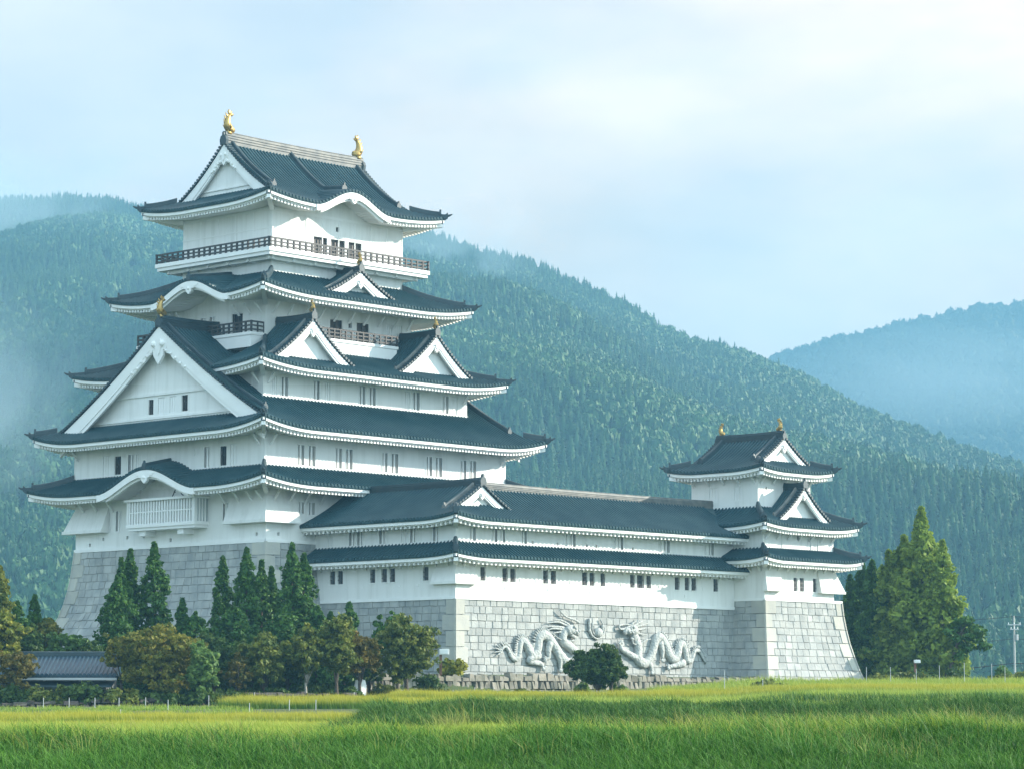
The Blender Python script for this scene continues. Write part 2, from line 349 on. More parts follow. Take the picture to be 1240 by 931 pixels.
def spray_tri(r, c, n, s):
    """a small leafy triangle at c facing roughly n."""
    n = n/np.linalg.norm(n); a = np.cross(n, r.normal(size=3)); a /= np.linalg.norm(a); b = np.cross(n, a)
    return [tuple(c+a*s*r.uniform(.7, 1.2)), tuple(c-a*s*.5+b*s*r.uniform(.6, 1.1)), tuple(c-a*s*.5-b*s*r.uniform(.6, 1.1))]
def conifer_tpl(r):
    m = 7; vs = [(0, 0, 1.0)]; fs = []
    for j in range(m): a = 2*math.pi*j/m; vs.append((.62*math.cos(a), .62*math.sin(a), 0.0))
    for j in range(m): fs.append((0, 1+j, 1+(j+1) % m))
    for k in range(64):
        h = r.uniform(0.02, .97)**.9; R_ = (1-h)**.85*r.uniform(.62, 1.08)+.03; a = r.uniform(0, 6.28); o = len(vs)
        c = np.array([R_*math.cos(a), R_*math.sin(a), h]); q = spray_tri(r, np.array([0, 0, 0.]), np.array([math.cos(a), math.sin(a), .9])+r.normal(size=3)*.24, .30*(1-h)+.10)
        vs += [(c[0]+x, c[1]+y, c[2]+z*.28-.03) for x, y, z in q]; fs.append((o, o+1, o+2))
    vs += [(.05, 0, .93), (-.05, .03, .93), (0, 0, 1.06)]; o = len(vs)-3; fs.append((o, o+1, o+2))
    return np.array(vs), np.array(fs)
def broad_tpl(r):
    import bmesh
    b = bmesh.new(); bmesh.ops.create_icosphere(b, subdivisions=1, radius=1.0); b.verts.ensure_lookup_table()
    lob = [np.array([0, 0, .5])]+[np.array([r.uniform(-.5, .5), r.uniform(-.5, .5), r.uniform(.3, .75)]) for _ in range(3)]
    vs = [tuple(np.array(v.co)*np.array([.62, .62, .34])*r.uniform(.85, 1.1)+lob[0]) for v in b.verts]; fs = [tuple(v.index for v in f.verts) for f in b.faces]; b.free()
    for k in range(84):
        c0 = lob[r.integers(0, 4)]; s = 1.0 if c0 is lob[0] else .6
        d = r.normal(size=3); d[2] = abs(d[2])*1.1-.25; d /= np.linalg.norm(d)
        c = c0 + d*np.array([.75, .75, .42])*s*r.uniform(.8, 1.12); o = len(vs)
        vs += spray_tri(r, c, d+r.normal(size=3)*.28, .20); fs.append((o, o+1, o+2))
    return np.array(vs), np.array(fs)
def scatter(name, tpls, pick, P, rad, hei, tint, mat, label):
    V = []; F = []; T = []; off = 0
    for k, (tv, tf) in enumerate(tpls):
        s = np.where(pick == k)[0]
        if not len(s): continue
        a = rng.uniform(0, 6.28, len(s)); ca, sa = np.cos(a)[:, None], np.sin(a)[:, None]
        x = (tv[None, :, 0]*ca - tv[None, :, 1]*sa)*rad[s][:, None] + P[s, 0][:, None]
        y = (tv[None, :, 0]*sa + tv[None, :, 1]*ca)*rad[s][:, None] + P[s, 1][:, None]
        z = tv[None, :, 2]*hei[s][:, None] + P[s, 2][:, None]
        V.append(np.stack([x, y, z], -1).reshape(-1, 3))
        F.append((tf[None] + (np.arange(len(s))*len(tv))[:, None, None] + off).reshape(-1, 3)); off += len(s)*len(tv)
        T.append(np.repeat(tint[s], len(tv)) + rng.uniform(-.06, .06, len(s)*len(tv)))
    V = np.concatenate(V); F = np.concatenate(F)
    return tag(np_mesh(name, V, F.ravel(), np.full(len(F), 3), mat, attrs={'tint': np.clip(np.concatenate(T), 0, 1)}), label, 'forest', kind='stuff')

def sample_polar(n, t0, t1, r0, r1):
    th = rng.uniform(t0, t1, n); r = np.sqrt(rng.uniform(r0*r0, r1*r1, n)); return th, r
NT = 52000
th, r = sample_polar(NT*2, -0.30, 0.30, 960, 3160)
ok = (r < ridge_r(th)*1.015); th, r = th[ok][:NT], r[ok][:NT]
P = np.stack([th*r, r, hill_z(th, r)-1.0], -1)
mixn = noise2(P[:, 0], P[:, 1], 0.009, 21) + 0.5*noise2(P[:, 0], P[:, 1], 0.04, 22)
upper = (r-1000)/(ridge_r(th)-1000)
broad = mixn + rng.normal(0, .25, len(th)) + (upper-0.5)*0.6 > 0.06
pick = np.where(broad, 6+rng.integers(0, 4, len(th)), rng.integers(0, 6, len(th)))
rad = np.where(broad, rng.uniform(4.5, 7.5, len(th)), rng.uniform(3.4, 5.0, len(th)))
hei = np.where(broad, rng.uniform(10, 15, len(th)), rng.uniform(12, 19, len(th)))
tint = np.clip(np.where(broad, 0.54, 0.22) + rng.normal(0, .12, len(th)) + 0.16*noise2(P[:, 0], P[:, 1], 0.012, 23), 0, 1)
tr_ = np.random.default_rng(4)
scatter('hillside_forest', [conifer_tpl(tr_) for _ in range(6)] + [broad_tpl(tr_) for _ in range(4)], pick, P, rad, hei, tint, FOREST, 'dense mixed cedar and broadleaf forest covering the hill behind the castle')
th, r = sample_polar(13000, 0.03, 0.24, 3450, 4600)
P = np.stack([th*r, r, far_z(th, r)-2], -1)
scatter('distant_forest', [broad_tpl(tr_) for _ in range(3)] + [conifer_tpl(tr_) for _ in range(2)], rng.integers(0, 5, len(th)), P, rng.uniform(9, 14, len(th)), rng.uniform(13, 22, len(th)), np.clip(rng.normal(.45, .15, len(th)), 0, 1), FARFOREST, 'pale hazy forest on the far mountain at right')

def volume_mat(name, col, dens, aniso=0.0):
    m = bpy.data.materials.new(name); m.use_nodes = True; t = m.node_tree; t.nodes.clear()
    o = N(t, 'ShaderNodeOutputMaterial'); v = N(t, 'ShaderNodeVolumePrincipled')
    v.inputs['Color'].default_value = (*col, 1); v.inputs['Density'].default_value = dens; v.inputs['Anisotropy'].default_value = aniso
    t.links.new(v.outputs[0], o.inputs['Volume']); return m
HAZE = volume_mat('morning_haze', (0.22, 0.51, 0.74), 0.00026)
b = MB(); b.box(-2400, 2400, -80, 5350, -3.0, 705)
tag(b.build('haze', HAZE), 'thin pale blue morning haze filling the valley', 'haze', kind='stuff')

def mist_mat(name, dens, scale):
    m = volume_mat(name, (0.62, 0.86, 1.0), dens); t = m.node_tree; v = [n for n in t.nodes if n.type == 'PRINCIPLED_VOLUME'][0]
    o = N(t, 'ShaderNodeTexCoord'); mp_ = N(t, 'ShaderNodeMapping'); mp_.inputs['Location'].default_value = (-1, -1, -1); mp_.inputs['Scale'].default_value = (2, 2, 2)
    g = N(t, 'ShaderNodeTexGradient', gradient_type='SPHERICAL'); t.links.new(o.outputs['Generated'], mp_.inputs['Vector']); t.links.new(mp_.outputs[0], g.inputs['Vector'])
    nz = N(t, 'ShaderNodeTexNoise'); nz.inputs['Scale'].default_value = scale; nz.inputs['Detail'].default_value = 4; nz.inputs['Distortion'].default_value = .6; t.links.new(o.outputs['Generated'], nz.inputs['Vector'])
    r = N(t, 'ShaderNodeMapRange'); r.inputs['From Min'].default_value = .40; r.inputs['From Max'].default_value = .62; t.links.new(nz.outputs['Fac'], r.inputs['Value'])
    a = N(t, 'ShaderNodeMath', operation='MULTIPLY'); b_ = N(t, 'ShaderNodeMath', operation='MULTIPLY'); b_.inputs[1].default_value = dens
    t.links.new(g.outputs['Fac'], a.inputs[0]); t.links.new(r.outputs[0], a.inputs[1]); t.links.new(a.outputs[0], b_.inputs[0]); t.links.new(b_.outputs[0], v.inputs['Density']); return m
MIST = mist_mat('white_mist', 0.0060, 2.6); MISTTHIN = mist_mat('thin_mist', 0.0048, 1.6)
def mist(px, py, Y, rx, ry, rz, label, mat=None):
    b = MB(); c = (fwd(px, Y), Y, hgt(py, Y)); nu, nv = 28, 16; r0 = rnd.uniform(0, 6)
    vs, fs = [], []
    for i in range(nv+1):
        th_ = math.pi*i/nv
        for j in range(nu):
            ph = 2*math.pi*j/nu; k = 1+.16*math.sin(3*ph+r0)*math.sin(th_)+.12*math.sin(5*th_+2*ph+r0*2)*math.sin(th_)
            vs.append((c[0]+rx*k*math.sin(th_)*math.cos(ph), c[1]+ry*k*math.sin(th_)*math.sin(ph), c[2]+rz*k*math.cos(th_)))
    for i in range(nv):
        for j in range(nu): fs.append((i*nu+j, (i+1)*nu+j, (i+1)*nu+(j+1) % nu, i*nu+(j+1) % nu))
    b.add(vs, fs); tag(b.build('mist', mat or MIST, smooth=True), label, 'mist', kind='stuff')
mist(10, 285, 2620, 150, 240, 95, 'thin mist drifting over the left hilltop')
mist(-10, 560, 1520, 75, 200, 110, 'pale mist bank at the left beside the keep')
mist(562, 312, 2520, 85, 170, 50, 'wisp of mist on the hill right of the top storey')
mist(1190, 460, 3350, 260, 160, 75, 'thin mist lying between the near hill and the far mountain', MISTTHIN)

# ------------------------------------------------------------------ castle building blocks
class Side:
    """one face of a rectangle: s runs left to right seen from outside, o is the distance outward from the centre."""
    def __init__(s, side, cx, cy, A, B): s.side = side; s.cx = cx; s.cy = cy; s.A = A; s.B = B
    def P(s, u, o, z):
        k = s.side
        if k == '-y': return (s.cx+u, s.cy-o, z)
        if k == '+y': return (s.cx-u, s.cy+o, z)
        if k == '-x': return (s.cx-o, s.cy-u, z)
        return (s.cx+o, s.cy+u, z)
    def hexa(s, mb, u0, u1, o0, o1, z0, z1):
        mb.hexa([s.P(u0, o0, z0), s.P(u1, o0, z0), s.P(u1, o1, z0), s.P(u0, o1, z0), s.P(u0, o0, z1), s.P(u1, o0, z1), s.P(u1, o1, z1), s.P(u0, o1, z1)])

def wall_face(mb, S, o, u0, u1, z0, z1, holes=(), depth=0.34):
    us = sorted(set([u0, u1] + [h[0] for h in holes] + [h[1] for h in holes])); zs = sorted(set([z0, z1] + [h[2] for h in holes] + [h[3] for h in holes]))
    us = [u for u in us if u0 <= u <= u1]; zs = [z for z in zs if z0 <= z <= z1]
    for i in range(len(us)-1):
        for j in range(len(zs)-1):
            um, zm = (us[i]+us[i+1])/2, (zs[j]+zs[j+1])/2
            if any(h[0] < um < h[1] and h[2] < zm < h[3] for h in holes): continue
            mb.quad(S.P(us[i], o, zs[j]), S.P(us[i+1], o, zs[j]), S.P(us[i+1], o, zs[j+1]), S.P(us[i], o, zs[j+1]))
    for a, c, d, e in [h[:4] for h in holes]:
        i = o-depth
        for q in (((a, d), (c, d)), ((a, e), (c, e)), ((a, d), (a, e)), ((c, d), (c, e))):
            (ua, za), (ub, zb) = q
            mb.quad(S.P(ua, o, za), S.P(ub, o, zb), S.P(ub, i, zb), S.P(ua, i, za))

def window(parent, S, o, h, kind, depth=0.34):
    a, c, d, e = h
    w = c-a
    mb = MB(); S.hexa(mb, a-.02, c+.02, o-depth-.05, o-depth, d-.02, e+.02)
    if kind == 'h':
        return mb.build('loophole', VOID, parent)
    if kind == 'w':
        mb = MB(); n = 3; g = 0.045
        for k in range(n):
            S.hexa(mb, a+w*k/n+g/2, a+w*(k+1)/n-g/2, o-depth, o-0.07, d+.01, e-.01)
        S.hexa(mb, a-.02, c+.02, o-depth-.03, o-0.13, d-.02, e+.02)
        q = mb.build('shutter', TRIM, parent); q['label'] = 'closed white board shutter'
        return q
    m = {'g': GLASS, 'd': DOORWOOD if S.B < 8 else VOID, 'v': VENTM}.get(kind, VOID)
    name = {'d': 'door' if (e-d) > 1.4 and S.B < 11 else 'window', 'v': 'vent'}.get(kind, 'window')
    win = mb.build(name, m, parent); win['org'] = parent['org']
    mb = MB()
    if kind == 'g':
        for k in range(1, 4): S.hexa(mb, a+w*k/4-.03, a+w*k/4+.03, o-.12, o-.06, d, e)
        for k in (.3, .62): S.hexa(mb, a, c, o-.135, o-.045, d+(e-d)*k-.03, d+(e-d)*k+.03)
        mb.build('lattice', IRON, win)
        mb = MB(); S.hexa(mb, a-.06, c+.06, o-.1, o+.07, d-.10, d-.003); mb.build('sill', TRIM, win)
        return win
    if kind == 'd':
        for u in (a+.05, (a+c)/2, c-.05): S.hexa(mb, u-.05, u+.05, o-.22, o-.12, d, e)
        S.hexa(mb, a, c, o-.225, o-.115, d+(e-d)*.55-.04, d+(e-d)*.55+.04); mb.build('frame', DARKWOOD, win); return win
    if kind == 'v':
        for k in range(1, 4): S.hexa(mb, a+w*k/4-.04, a+w*k/4+.04, o-.2, o-.04, d, e)
        mb.build('lattice', TRIM, win); return win
    S.hexa(mb, (a+c)/2-.115, (a+c)/2+.115, o-.2, o-.05, d, e); S.hexa(mb, a, c, o-.19, o-.12, d+(e-d)*.5-.03, d+(e-d)*.5+.03) if e-d < 1.0 else None
    mb.build('lattice', TRIM, win)
    mb = MB(); fr = .09
    for q in ((a-fr, a, d-fr, e+fr), (c, c+fr, d-fr, e+fr), (a, c, d-fr, d), (a, c, e, e+fr)): S.hexa(mb, q[0], q[1], o-.1, o+.045, q[2], q[3])
    mb.build('frame', TRIM, win)
    return win

def storey(root, cx, cy, a, b, z0, z1, front=(), left=(), name='wall', sides=('-y', '-x', '+x', '+y')):
    """a plastered storey; front/left: list of (lo, hi, zlo, zhi, kind) in castle x resp. y."""
    mb = MB(); todo = []
    for sd in sides:
        S = Side(sd, cx, cy, a if sd[1] == 'y' else b, b if sd[1] == 'y' else a)
        hs = []
        for h in (front if sd == '-y' else left if sd == '-x' else ()):
            k = h[4] if len(h) > 4 else ''
            u = (h[0]-cx, h[1]-cx) if sd == '-y' else (-(h[1]-cy), -(h[0]-cy))
            hs.append((u[0], u[1], h[2], h[3])); todo.append((S, S.B, hs[-1], k))
        wall_face(mb, S, S.B, -S.A, S.A, z0, z1, hs)
    w = mb.build(name, PLASTER, root)
    for S, o, h, k in todo: window(root, S, o, h, k)
    return w

def strip(mb, S, us, f, o0, o1, top, bot, shrink=True):
    """a board running along an eave: between outward distances o0>o1, from f(u)+top down to f(u)+bot."""
    k0 = [(u, f(u)) for u in us]; n = len(us); vs = []
    for u, z in k0:
        for o, dz in ((o0, top), (o1, top), (o1, bot), (o0, bot)):
            uu = u*(1-(S.B-o)/S.A) if shrink else u
            vs.append(S.P(uu, o, z+dz))
    fs = []
    for i in range(n-1):
        for j in range(4): fs.append((i*4+j, i*4+(j+1) % 4, (i+1)*4+(j+1) % 4, (i+1)*4+j))
    fs += [(3, 2, 1, 0), tuple((n-1)*4+j for j in range(4))]
    mb.add(vs, fs)

RIBP = 0.44
def tile_slope(mb, S, run, zf, tmax, u0, u1, n=8, pitch=RIBP, rr=0.115, rh=0.18):
    k = max(1, round((u1-u0)/pitch)); p = (u1-u0)/k
    offs = [(-.5*p, 0), (-rr, 0), (-rr*.8, rh*.75), (0, rh), (rr*.8, rh*.75), (rr, 0)]
    cols = []
    for i in range(k):
        c = u0+(i+.5)*p; tm = tmax(c)
        for du, h in offs: cols.append((c+du, h, max(0, min(tm, max(tmax(c+du), tm if abs(du) < p*.4 else 0)))))
    cols.append((u1, 0, tmax(u1)))
    vs = []; m = n+2
    for u, h, tm in cols:
        z = zf(u, 0)
        vs.append(S.P(u, S.B-.02, z-.20)); 
        for j in range(n+1):
            t = tm*j/n; vs.append(S.P(u, S.B-t*run, zf(u, t)+h))
    fs = []
    for i in range(len(cols)-1):
        for j in range(m-1):
            fs.append((i*m+j, (i+1)*m+j, (i+1)*m+j+1, i*m+j+1))
    mb.add(vs, fs)
    # round tile ends along the eave
    for i in range(k):
        c = u0+(i+.5)*p; z = zf(c, 0)+.01
        ring = [(c+math.cos(a)*.15, z+math.sin(a)*.15) for a in [x*math.pi/4 for x in range(8)]]
        q = [S.P(u, S.B+.05, w) for u, w in ring] + [S.P(u, S.B-.18, w) for u, w in ring]
        mb.add(q, [tuple(range(8))] + [(j, (j+1) % 8, 8+(j+1) % 8, 8+j) for j in range(8)])

RIDGEPROF = lambda w, h: [(-w/2, -.25), (w/2, -.25), (w/2, h*.42), (w*.42, h*.45), (w*.42, h*.74), (w*.36, h*.76), (w*.3, h*.92), (0, h), (-w*.3, h*.92), (-w*.36, h*.76), (-w*.42, h*.74), (-w*.42, h*.45), (-w/2, h*.42)]
def ridge_end(mb, p, d, sc, peak=True):
    """an ornamental end tile facing direction d (horizontal unit vector)."""
    d = Vector((d[0], d[1], 0)).normalized(); l = Vector((-d.y, d.x, 0)); p = Vector(p)
    poly = [(-.42, -.25), (.42, -.25), (.5, .25), (.36, .62), (.16, .72), (.12, 1.0), (0, 1.12 if peak else .9), (-.12, 1.0), (-.16, .72), (-.36, .62), (-.5, .25)]
    f = [tuple(p + l*a*sc + Vector((0, 0, b*sc)) + d*.16*sc) for a, b in poly]; g = [tuple(p + l*a*sc + Vector((0, 0, b*sc)) - d*.16*sc) for a, b in poly]
    n = len(poly); mb.add(f+g, [tuple(range(n)), tuple(range(2*n-1, n-1, -1))] + [(i, n+i, n+(i+1) % n, (i+1) % n) for i in range(n)])

def poly_plate(mb, S, u0, o0, o1, pts):
    n = len(pts); f = [S.P(u0+a, o1, z) for a, z in pts]; g = [S.P(u0+a, o0, z) for a, z in pts]
    mb.add(f+g, [tuple(range(n)), tuple(range(2*n-1, n-1, -1))] + [(i, n+i, n+(i+1) % n, (i+1) % n) for i in range(n)])

def gable(parent, S, u0, ov, w, curve, zbase, board=0.8, inset=0.7, holes=(), pend=1.0, wings=0.0, beam=None):
    """white barge boards, recessed wall, pendant and verge tiles of one gable at outward distance ov."""
    qs = [w*i/14 for i in range(15)]
    mb = MB()
    for sg in (-1, 1):
        for (oa, ob, t0, t1) in ((ov-.30, ov-.05, -.16, 1.0), (ov-.36, ov-.12, -.18, 1.32)):
            vs = []
            for q in qs:
                bb = board*(1.0+.25*(q/w)**2)
                z = curve(q); top = z+t0; bot = z-.16-bb*t1*(1.0 if q > .01 else 1.12)
                for o in (oa, ob): vs += [S.P(u0+sg*q, o, top), S.P(u0+sg*q, o, bot)]
            fs = []
            for i in range(len(qs)-1):
                a, b_ = i*4, (i+1)*4
                fs += [(a+2, a+3, b_+3, b_+2), (a, b_, b_+1, a+1), (a, a+2, b_+2, b_), (a+1, b_+1, b_+3, a+3)]
            e = (len(qs)-1)*4; fs += [(e, e+1, e+3, e+2)]
            mb.add(vs, fs)
    mb.build('bargeboard', TRIM, parent)
    # wall
    ow = ov-inset; mb = MB()
    hs = [(h[0]-0, h[1], h[2], h[3]) for h in holes]
    us = sorted(set([-w*.97+w*1.94*i/24 for i in range(25)] + [h[0] for h in hs] + [h[1] for h in hs]))
    top = lambda u: curve(abs(u))-.25
    for i in range(len(us)-1):
        a, c = us[i], us[i+1]; m_ = (a+c)/2; hh = [h for h in hs if h[0] < m_ < h[1]]
        if max(top(a), top(c)) < zbase: continue
        if hh:
            h = hh[0]
            mb.quad(S.P(u0+a, ow, zbase), S.P(u0+c, ow, zbase), S.P(u0+c, ow, h[2]), S.P(u0+a, ow, h[2]))
            mb.quad(S.P(u0+a, ow, h[3]), S.P(u0+c, ow, h[3]), S.P(u0+c, ow, top(c)), S.P(u0+a, ow, top(a)))
        else:
            mb.quad(S.P(u0+a, ow, zbase), S.P(u0+c, ow, zbase), S.P(u0+c, ow, max(zbase, top(c))), S.P(u0+a, ow, max(zbase, top(a))))
    for h in hs:
        for (ua, za), (ub, zb) in (((h[0], h[2]), (h[1], h[2])), ((h[0], h[3]), (h[1], h[3])), ((h[0], h[2]), (h[0], h[3])), ((h[1], h[2]), (h[1], h[3]))):
            mb.quad(S.P(u0+ua, ow, za), S.P(u0+ub, ow, zb), S.P(u0+ub, ow-.34, zb), S.P(u0+ua, ow-.34, za))
    # soffit between board and wall
    for sg in (-1, 1):
        for i in range(14):
            a, c = qs[i], qs[i+1]
            mb.quad(S.P(u0+sg*a, ow-.02, curve(a)-.2), S.P(u0+sg*c, ow-.02, curve(c)-.2), S.P(u0+sg*c, ov-.3, curve(c)-.2), S.P(u0+sg*a, ov-.3, curve(a)-.2))
    if beam:
        for zb, hb in beam:
            ub = max(q for q in qs if curve(q)-.5 > zb)
            S.hexa(mb, u0-ub, u0+ub, ow-.02, ow+.14, zb, zb+hb)
    mb.build('gable_wall', PLASTER, parent)
    # pendant
    mb = MB(); zt = curve(0)-.16-board*1.0; s = pend
    shape = [(-.30, .25), (.30, .25), (.55, -.02), (.62, -.30), (.50, -.52), (.36, -.48), (.34, -.75), (.16, -.98), (0, -1.15), (-.16, -.98), (-.34, -.75), (-.36, -.48), (-.50, -.52), (-.62, -.30), (-.55, -.02)]
    poly_plate(mb, S, u0, ov-.28, ov-.01, [(a*s, zt+b_*s) for a, b_ in shape])
    poly_plate(mb, S, u0, ov-.2, ov+.06, [(a*s*.5, zt+(b_*.55-.12)*s) for a, b_ in shape])
    for sg in (-1, 1):
        mb.ball(S.P(u0+sg*.3*s, ov+.02, zt-.2*s), .15*s, 8, 5)
    if wings:
        for sg in (-1, 1):
            q0, q1 = .35*s, wings; n = 10; up = []; lo = []
            for i in range(n+1):
                q = q0+(q1-q0)*i/n; z = curve(q)-.16-board*(1+.25*(q/w)**2)
                up.append((sg*q, z+.25)); lo.append((sg*q, z-.18-(.42 if i % 3 == 1 else .24)*(1-i/n*.7)))
            poly_plate(mb, S, u0, ov-.3, ov-.08, up+lo[::-1])
            for i in range(1, n, 2): mb.ball(S.P(u0+lo[i][0], ov-.06, lo[i][1]+.22), .15, 7, 5)
    mb.build('pendant', TRIM, parent)
    # verge tiles
    mb = MB(); L_ = 0; q = 0.25
    while q < w+.1:
        z = curve(q)+.08
        for sg in (-1, 1):
            ring = [(sg*q+math.cos(a)*.15, z+math.sin(a)*.15) for a in [x*math.pi/3 for x in range(6)]]
            f = [S.P(u0+a, ov+.12, zz) for a, zz in ring]; g = [S.P(u0+a, ov-.55, zz+.03) for a, zz in ring]
            mb.add(f+g, [tuple(range(6))] + [(i, (i+1) % 6, 6+(i+1) % 6, 6+i) for i in range(6)])
        sl = (curve(max(0, q-.05))-curve(q+.05))/.1; q += .40/math.sqrt(1+sl*sl)
    mb.build('verge_tiles', DARKTILE, parent)

def fish(parent, p, d, sc, name='fish_ornament'):
    """gilded fish standing on its head at a ridge end; d points inward along the ridge."""
    d = Vector((d[0], d[1], 0)).normalized(); l = Vector((-d.y, d.x, 0)); p = Vector(p); mb = MB()
    Q = lambda u, z, w=0: tuple(p + d*u*sc + l*w*sc + Vector((0, 0, z*sc)))
    path = [(.62, .22), (.40, .20), (.10, .26), (-.12, .52), (-.18, .86), (-.08, 1.20), (.08, 1.44), (.18, 1.62)]
    mb.tube([Q(u, z) for u, z in path], [x*sc for x in (.20, .32, .40, .38, .31, .23, .16, .11)], 9)
    mb.tube([Q(.66, .34), Q(.42, .40)], [.09*sc, .14*sc], 6)
    for tip in ((.02, 2.05, 0), (.42, 1.95, .05), (.55, 1.62, -.05)):
        a, b_ = Q(.10, 1.5, .05), Q(.24, 1.48, -.05); c = Q(*tip)
        m_ = Vector(a).lerp(Vector(c), .55) + Vector((0, 0, .08*sc))
        mb.tube([Q(.15, 1.48), tuple(m_), c], [.12*sc, .19*sc, .02*sc], 6, squash=((l.x, l.y, 0), .4))
    for i, (u, z) in enumerate(((-.40, .42), (-.46, .78), (-.40, 1.12), (-.24, 1.40))):
        mb.tube([Q(u+.24, z+.02), Q(u+.02, z+.08), Q(u-.16, z+.32)], [.19*sc, .13*sc, .015*sc], 6, squash=((l.x, l.y, 0), .35))
    for sg in (-1, 1):
        mb.tube([Q(.1, .3, .2*sg), Q(-.05, .42, .42*sg), Q(-.25, .66, .5*sg)], [.12*sc, .09*sc, .015*sc], 6)
    mb.box(*(sorted((p.x-.22*sc, p.x+.22*sc)) + sorted((p.y-.22*sc, p.y+.22*sc)) + [p.z-.25, p.z+.1*sc]))
    o = mb.build(name, GOLD, parent, smooth=True); return o

def eaves(root, S, f, inner, us, raf=0.43, ext=None):
    """white fascia, soffit and rafters beneath one eave. inner: (half length, outward distance) of the wall below."""
    Ai, Bi = inner
    fa, so, ra = MB(), MB(), MB()
    strip(fa, S, us, f, S.B-.10, S.B-.36, -.17, -.50); strip(fa, S, us, f, S.B-.36, S.B-.52, -.19, -.62)
    rise = .12*(S.B-Bi)
    n = len(us); vs = []
    for u in us:
        z = f(u); vs += [S.P(u*(1-.4/S.A), S.B-.40, z-.46), S.P(u*(Ai/S.A), Bi-.02, z-.46+rise)]
    so.add(vs, [(2*i, 2*i+1, 2*i+3, 2*i+2) for i in range(n-1)])
    L0, L1 = us[0], us[-1]; k = max(1, round((L1-L0-.8)/raf))
    for i in range(k+1):
        u = L0+.4+(L1-L0-.8)*i/k; z = f(u)
        ob = S.B-.40; oi = Bi-.02
        if abs(u) > Ai: oi = max(Bi, S.B-(S.A-abs(u))*(S.B-Bi)/(S.A-Ai))
        if ob-oi < .1: continue
        zi = z-.54+.12*(ob-oi); zo = z-.54; h = .31; w = .11
        ra.hexa([S.P(u-w, oi, zi-h), S.P(u+w, oi, zi-h), S.P(u+w, ob, zo-h), S.P(u-w, ob, zo-h), S.P(u-w, oi, zi), S.P(u+w, oi, zi), S.P(u+w, ob, zo), S.P(u-w, ob, zo)])
    return fa, so, ra

def brackets(root, S, o, zt, us, ln=0.95):
    """diagonal struts under an eave."""
    for u in us:
        mb = MB(); w = .10
        mb.hexa([S.P(u-w, o-.02, zt-ln), S.P(u+w, o-.02, zt-ln), S.P(u+w, o+.12, zt-ln-.05), S.P(u-w, o+.12, zt-ln-.05), S.P(u-w, o+ln*.85, zt), S.P(u+w, o+ln*.85, zt), S.P(u+w, o+ln*1.05, zt), S.P(u-w, o+ln*1.05, zt)])
        mb.build('eave_bracket', TRIM, root)

class Roof:
    """a hipped skirt or a hip-and-gable roof over a rectangle (half sizes a, b)."""
    def __init__(s, cx, cy, a, b, ze, rise, c, L, runx, runy, m=1.6, karas=()):
        s.cx, s.cy, s.a, s.b, s.ze, s.rise, s.c, s.L, s.runx, s.runy, s.m = cx, cy, a, b, ze, rise, c, L, runx, runy, m; s.karas = karas
    def side(s, sd): return Side(sd, s.cx, s.cy, s.a if sd[1] == 'y' else s.b, s.b if sd[1] == 'y' else s.a)
    def runs(s, sd): return (s.runx, s.runy) if sd[1] == 'y' else (s.runy, s.runx)
    def prof(s, t): return s.rise*((1-s.c)*t + s.c*t*t)
    def zf(s, sd):
        S = s.side(sd); ra, rd = s.runs(sd); ks = [k for k in s.karas if k[0] == sd]
        def f(u, t):
            e = max(0.0, (S.A-abs(u))/ra)
            z = s.ze + s.prof(t) + s.L*max(0, 1-e/s.m)**2.2*max(0, 1-t/min(1.0, s.m))
            for _, uc, hw, K, sl in ks:
                v = abs(u-uc)/hw
                if v < 1: 
                    bell = (.5+.5*math.cos(math.pi*v))**.85
                    z = max(z, s.ze + K*bell + sl*t*rd*bell) if bell > .02 else z
            return z
        return f
    def hip_pts(s, sx, sy, t1, n=12, dz=0.0):
        f = s.zf('-y' if sy < 0 else '+y'); out_ = []
        for i in range(n+1):
            t = t1*i/n; u = s.a-t*s.runx
            out_.append((s.cx+sx*u, s.cy+sy*(s.b-t*s.runy), f(u, t)+dz))
        return out_

def hip_ridges(part, rf, t1, corners):
    for sx, sy in corners:
        mb = MB(); pts = rf.hip_pts(sx, sy, t1, 14, .04)
        mb.sweep(pts[2:], RIDGEPROF(.46, .58)); 
        mb.sweep([tuple(Vector(pts[0]) + Vector((sx*.18, sy*.18, .20)))] + pts[0:4], RIDGEPROF(.38, .34))
        d = Vector((sx, sy, 0)); ridge_end(mb, Vector(pts[2])+Vector((0, 0, .1)), d, .62)
        p0 = Vector(pts[0]); mb.tube([p0+Vector((sx*-.1, sy*-.1, .12)), p0+Vector((sx*.3, sy*.3, .22)), p0+Vector((sx*.5, sy*.5, .34))], [.16, .12, .05], 6)
        mb.build('hip_ridge', DARKTILE, part)

def corner_rafter(part, rf, inner, corners):
    for sx, sy in corners:
        f = rf.zf('-y'); zc = f(rf.a, 0)
        p1 = Vector((rf.cx+sx*(rf.a-.22), rf.cy+sy*(rf.b-.22), zc-.62)); p0 = Vector((rf.cx+sx*inner[0], rf.cy+sy*inner[1], rf.ze-.5))
        mb = MB(); mb.sweep([p0, p0.lerp(p1, .5)+Vector((0, 0, -.04)), p1], [(-.2, -.36), (.2, -.36), (.2, .1), (-.2, .1)]); mb.build('corner_rafter', TRIM, part)
        d = Vector((sx, sy, 0)).normalized()
        mb = MB(); q = p1+d*.02; mb.sweep([q-d*.5+Vector((0, 0, .12)), q+d*.04+Vector((0, 0, .12))], [(-.23, -.12), (.23, -.12), (.23, .16), (-.23, .16)]); mb.build('corner_cap', DARKTILE, part)

ALLC = ((-1, -1), (1, -1), (-1, 1), (1, 1))
def us_range(a0, a1, n=64): return [a0+(a1-a0)*i/n for i in range(n+1)]

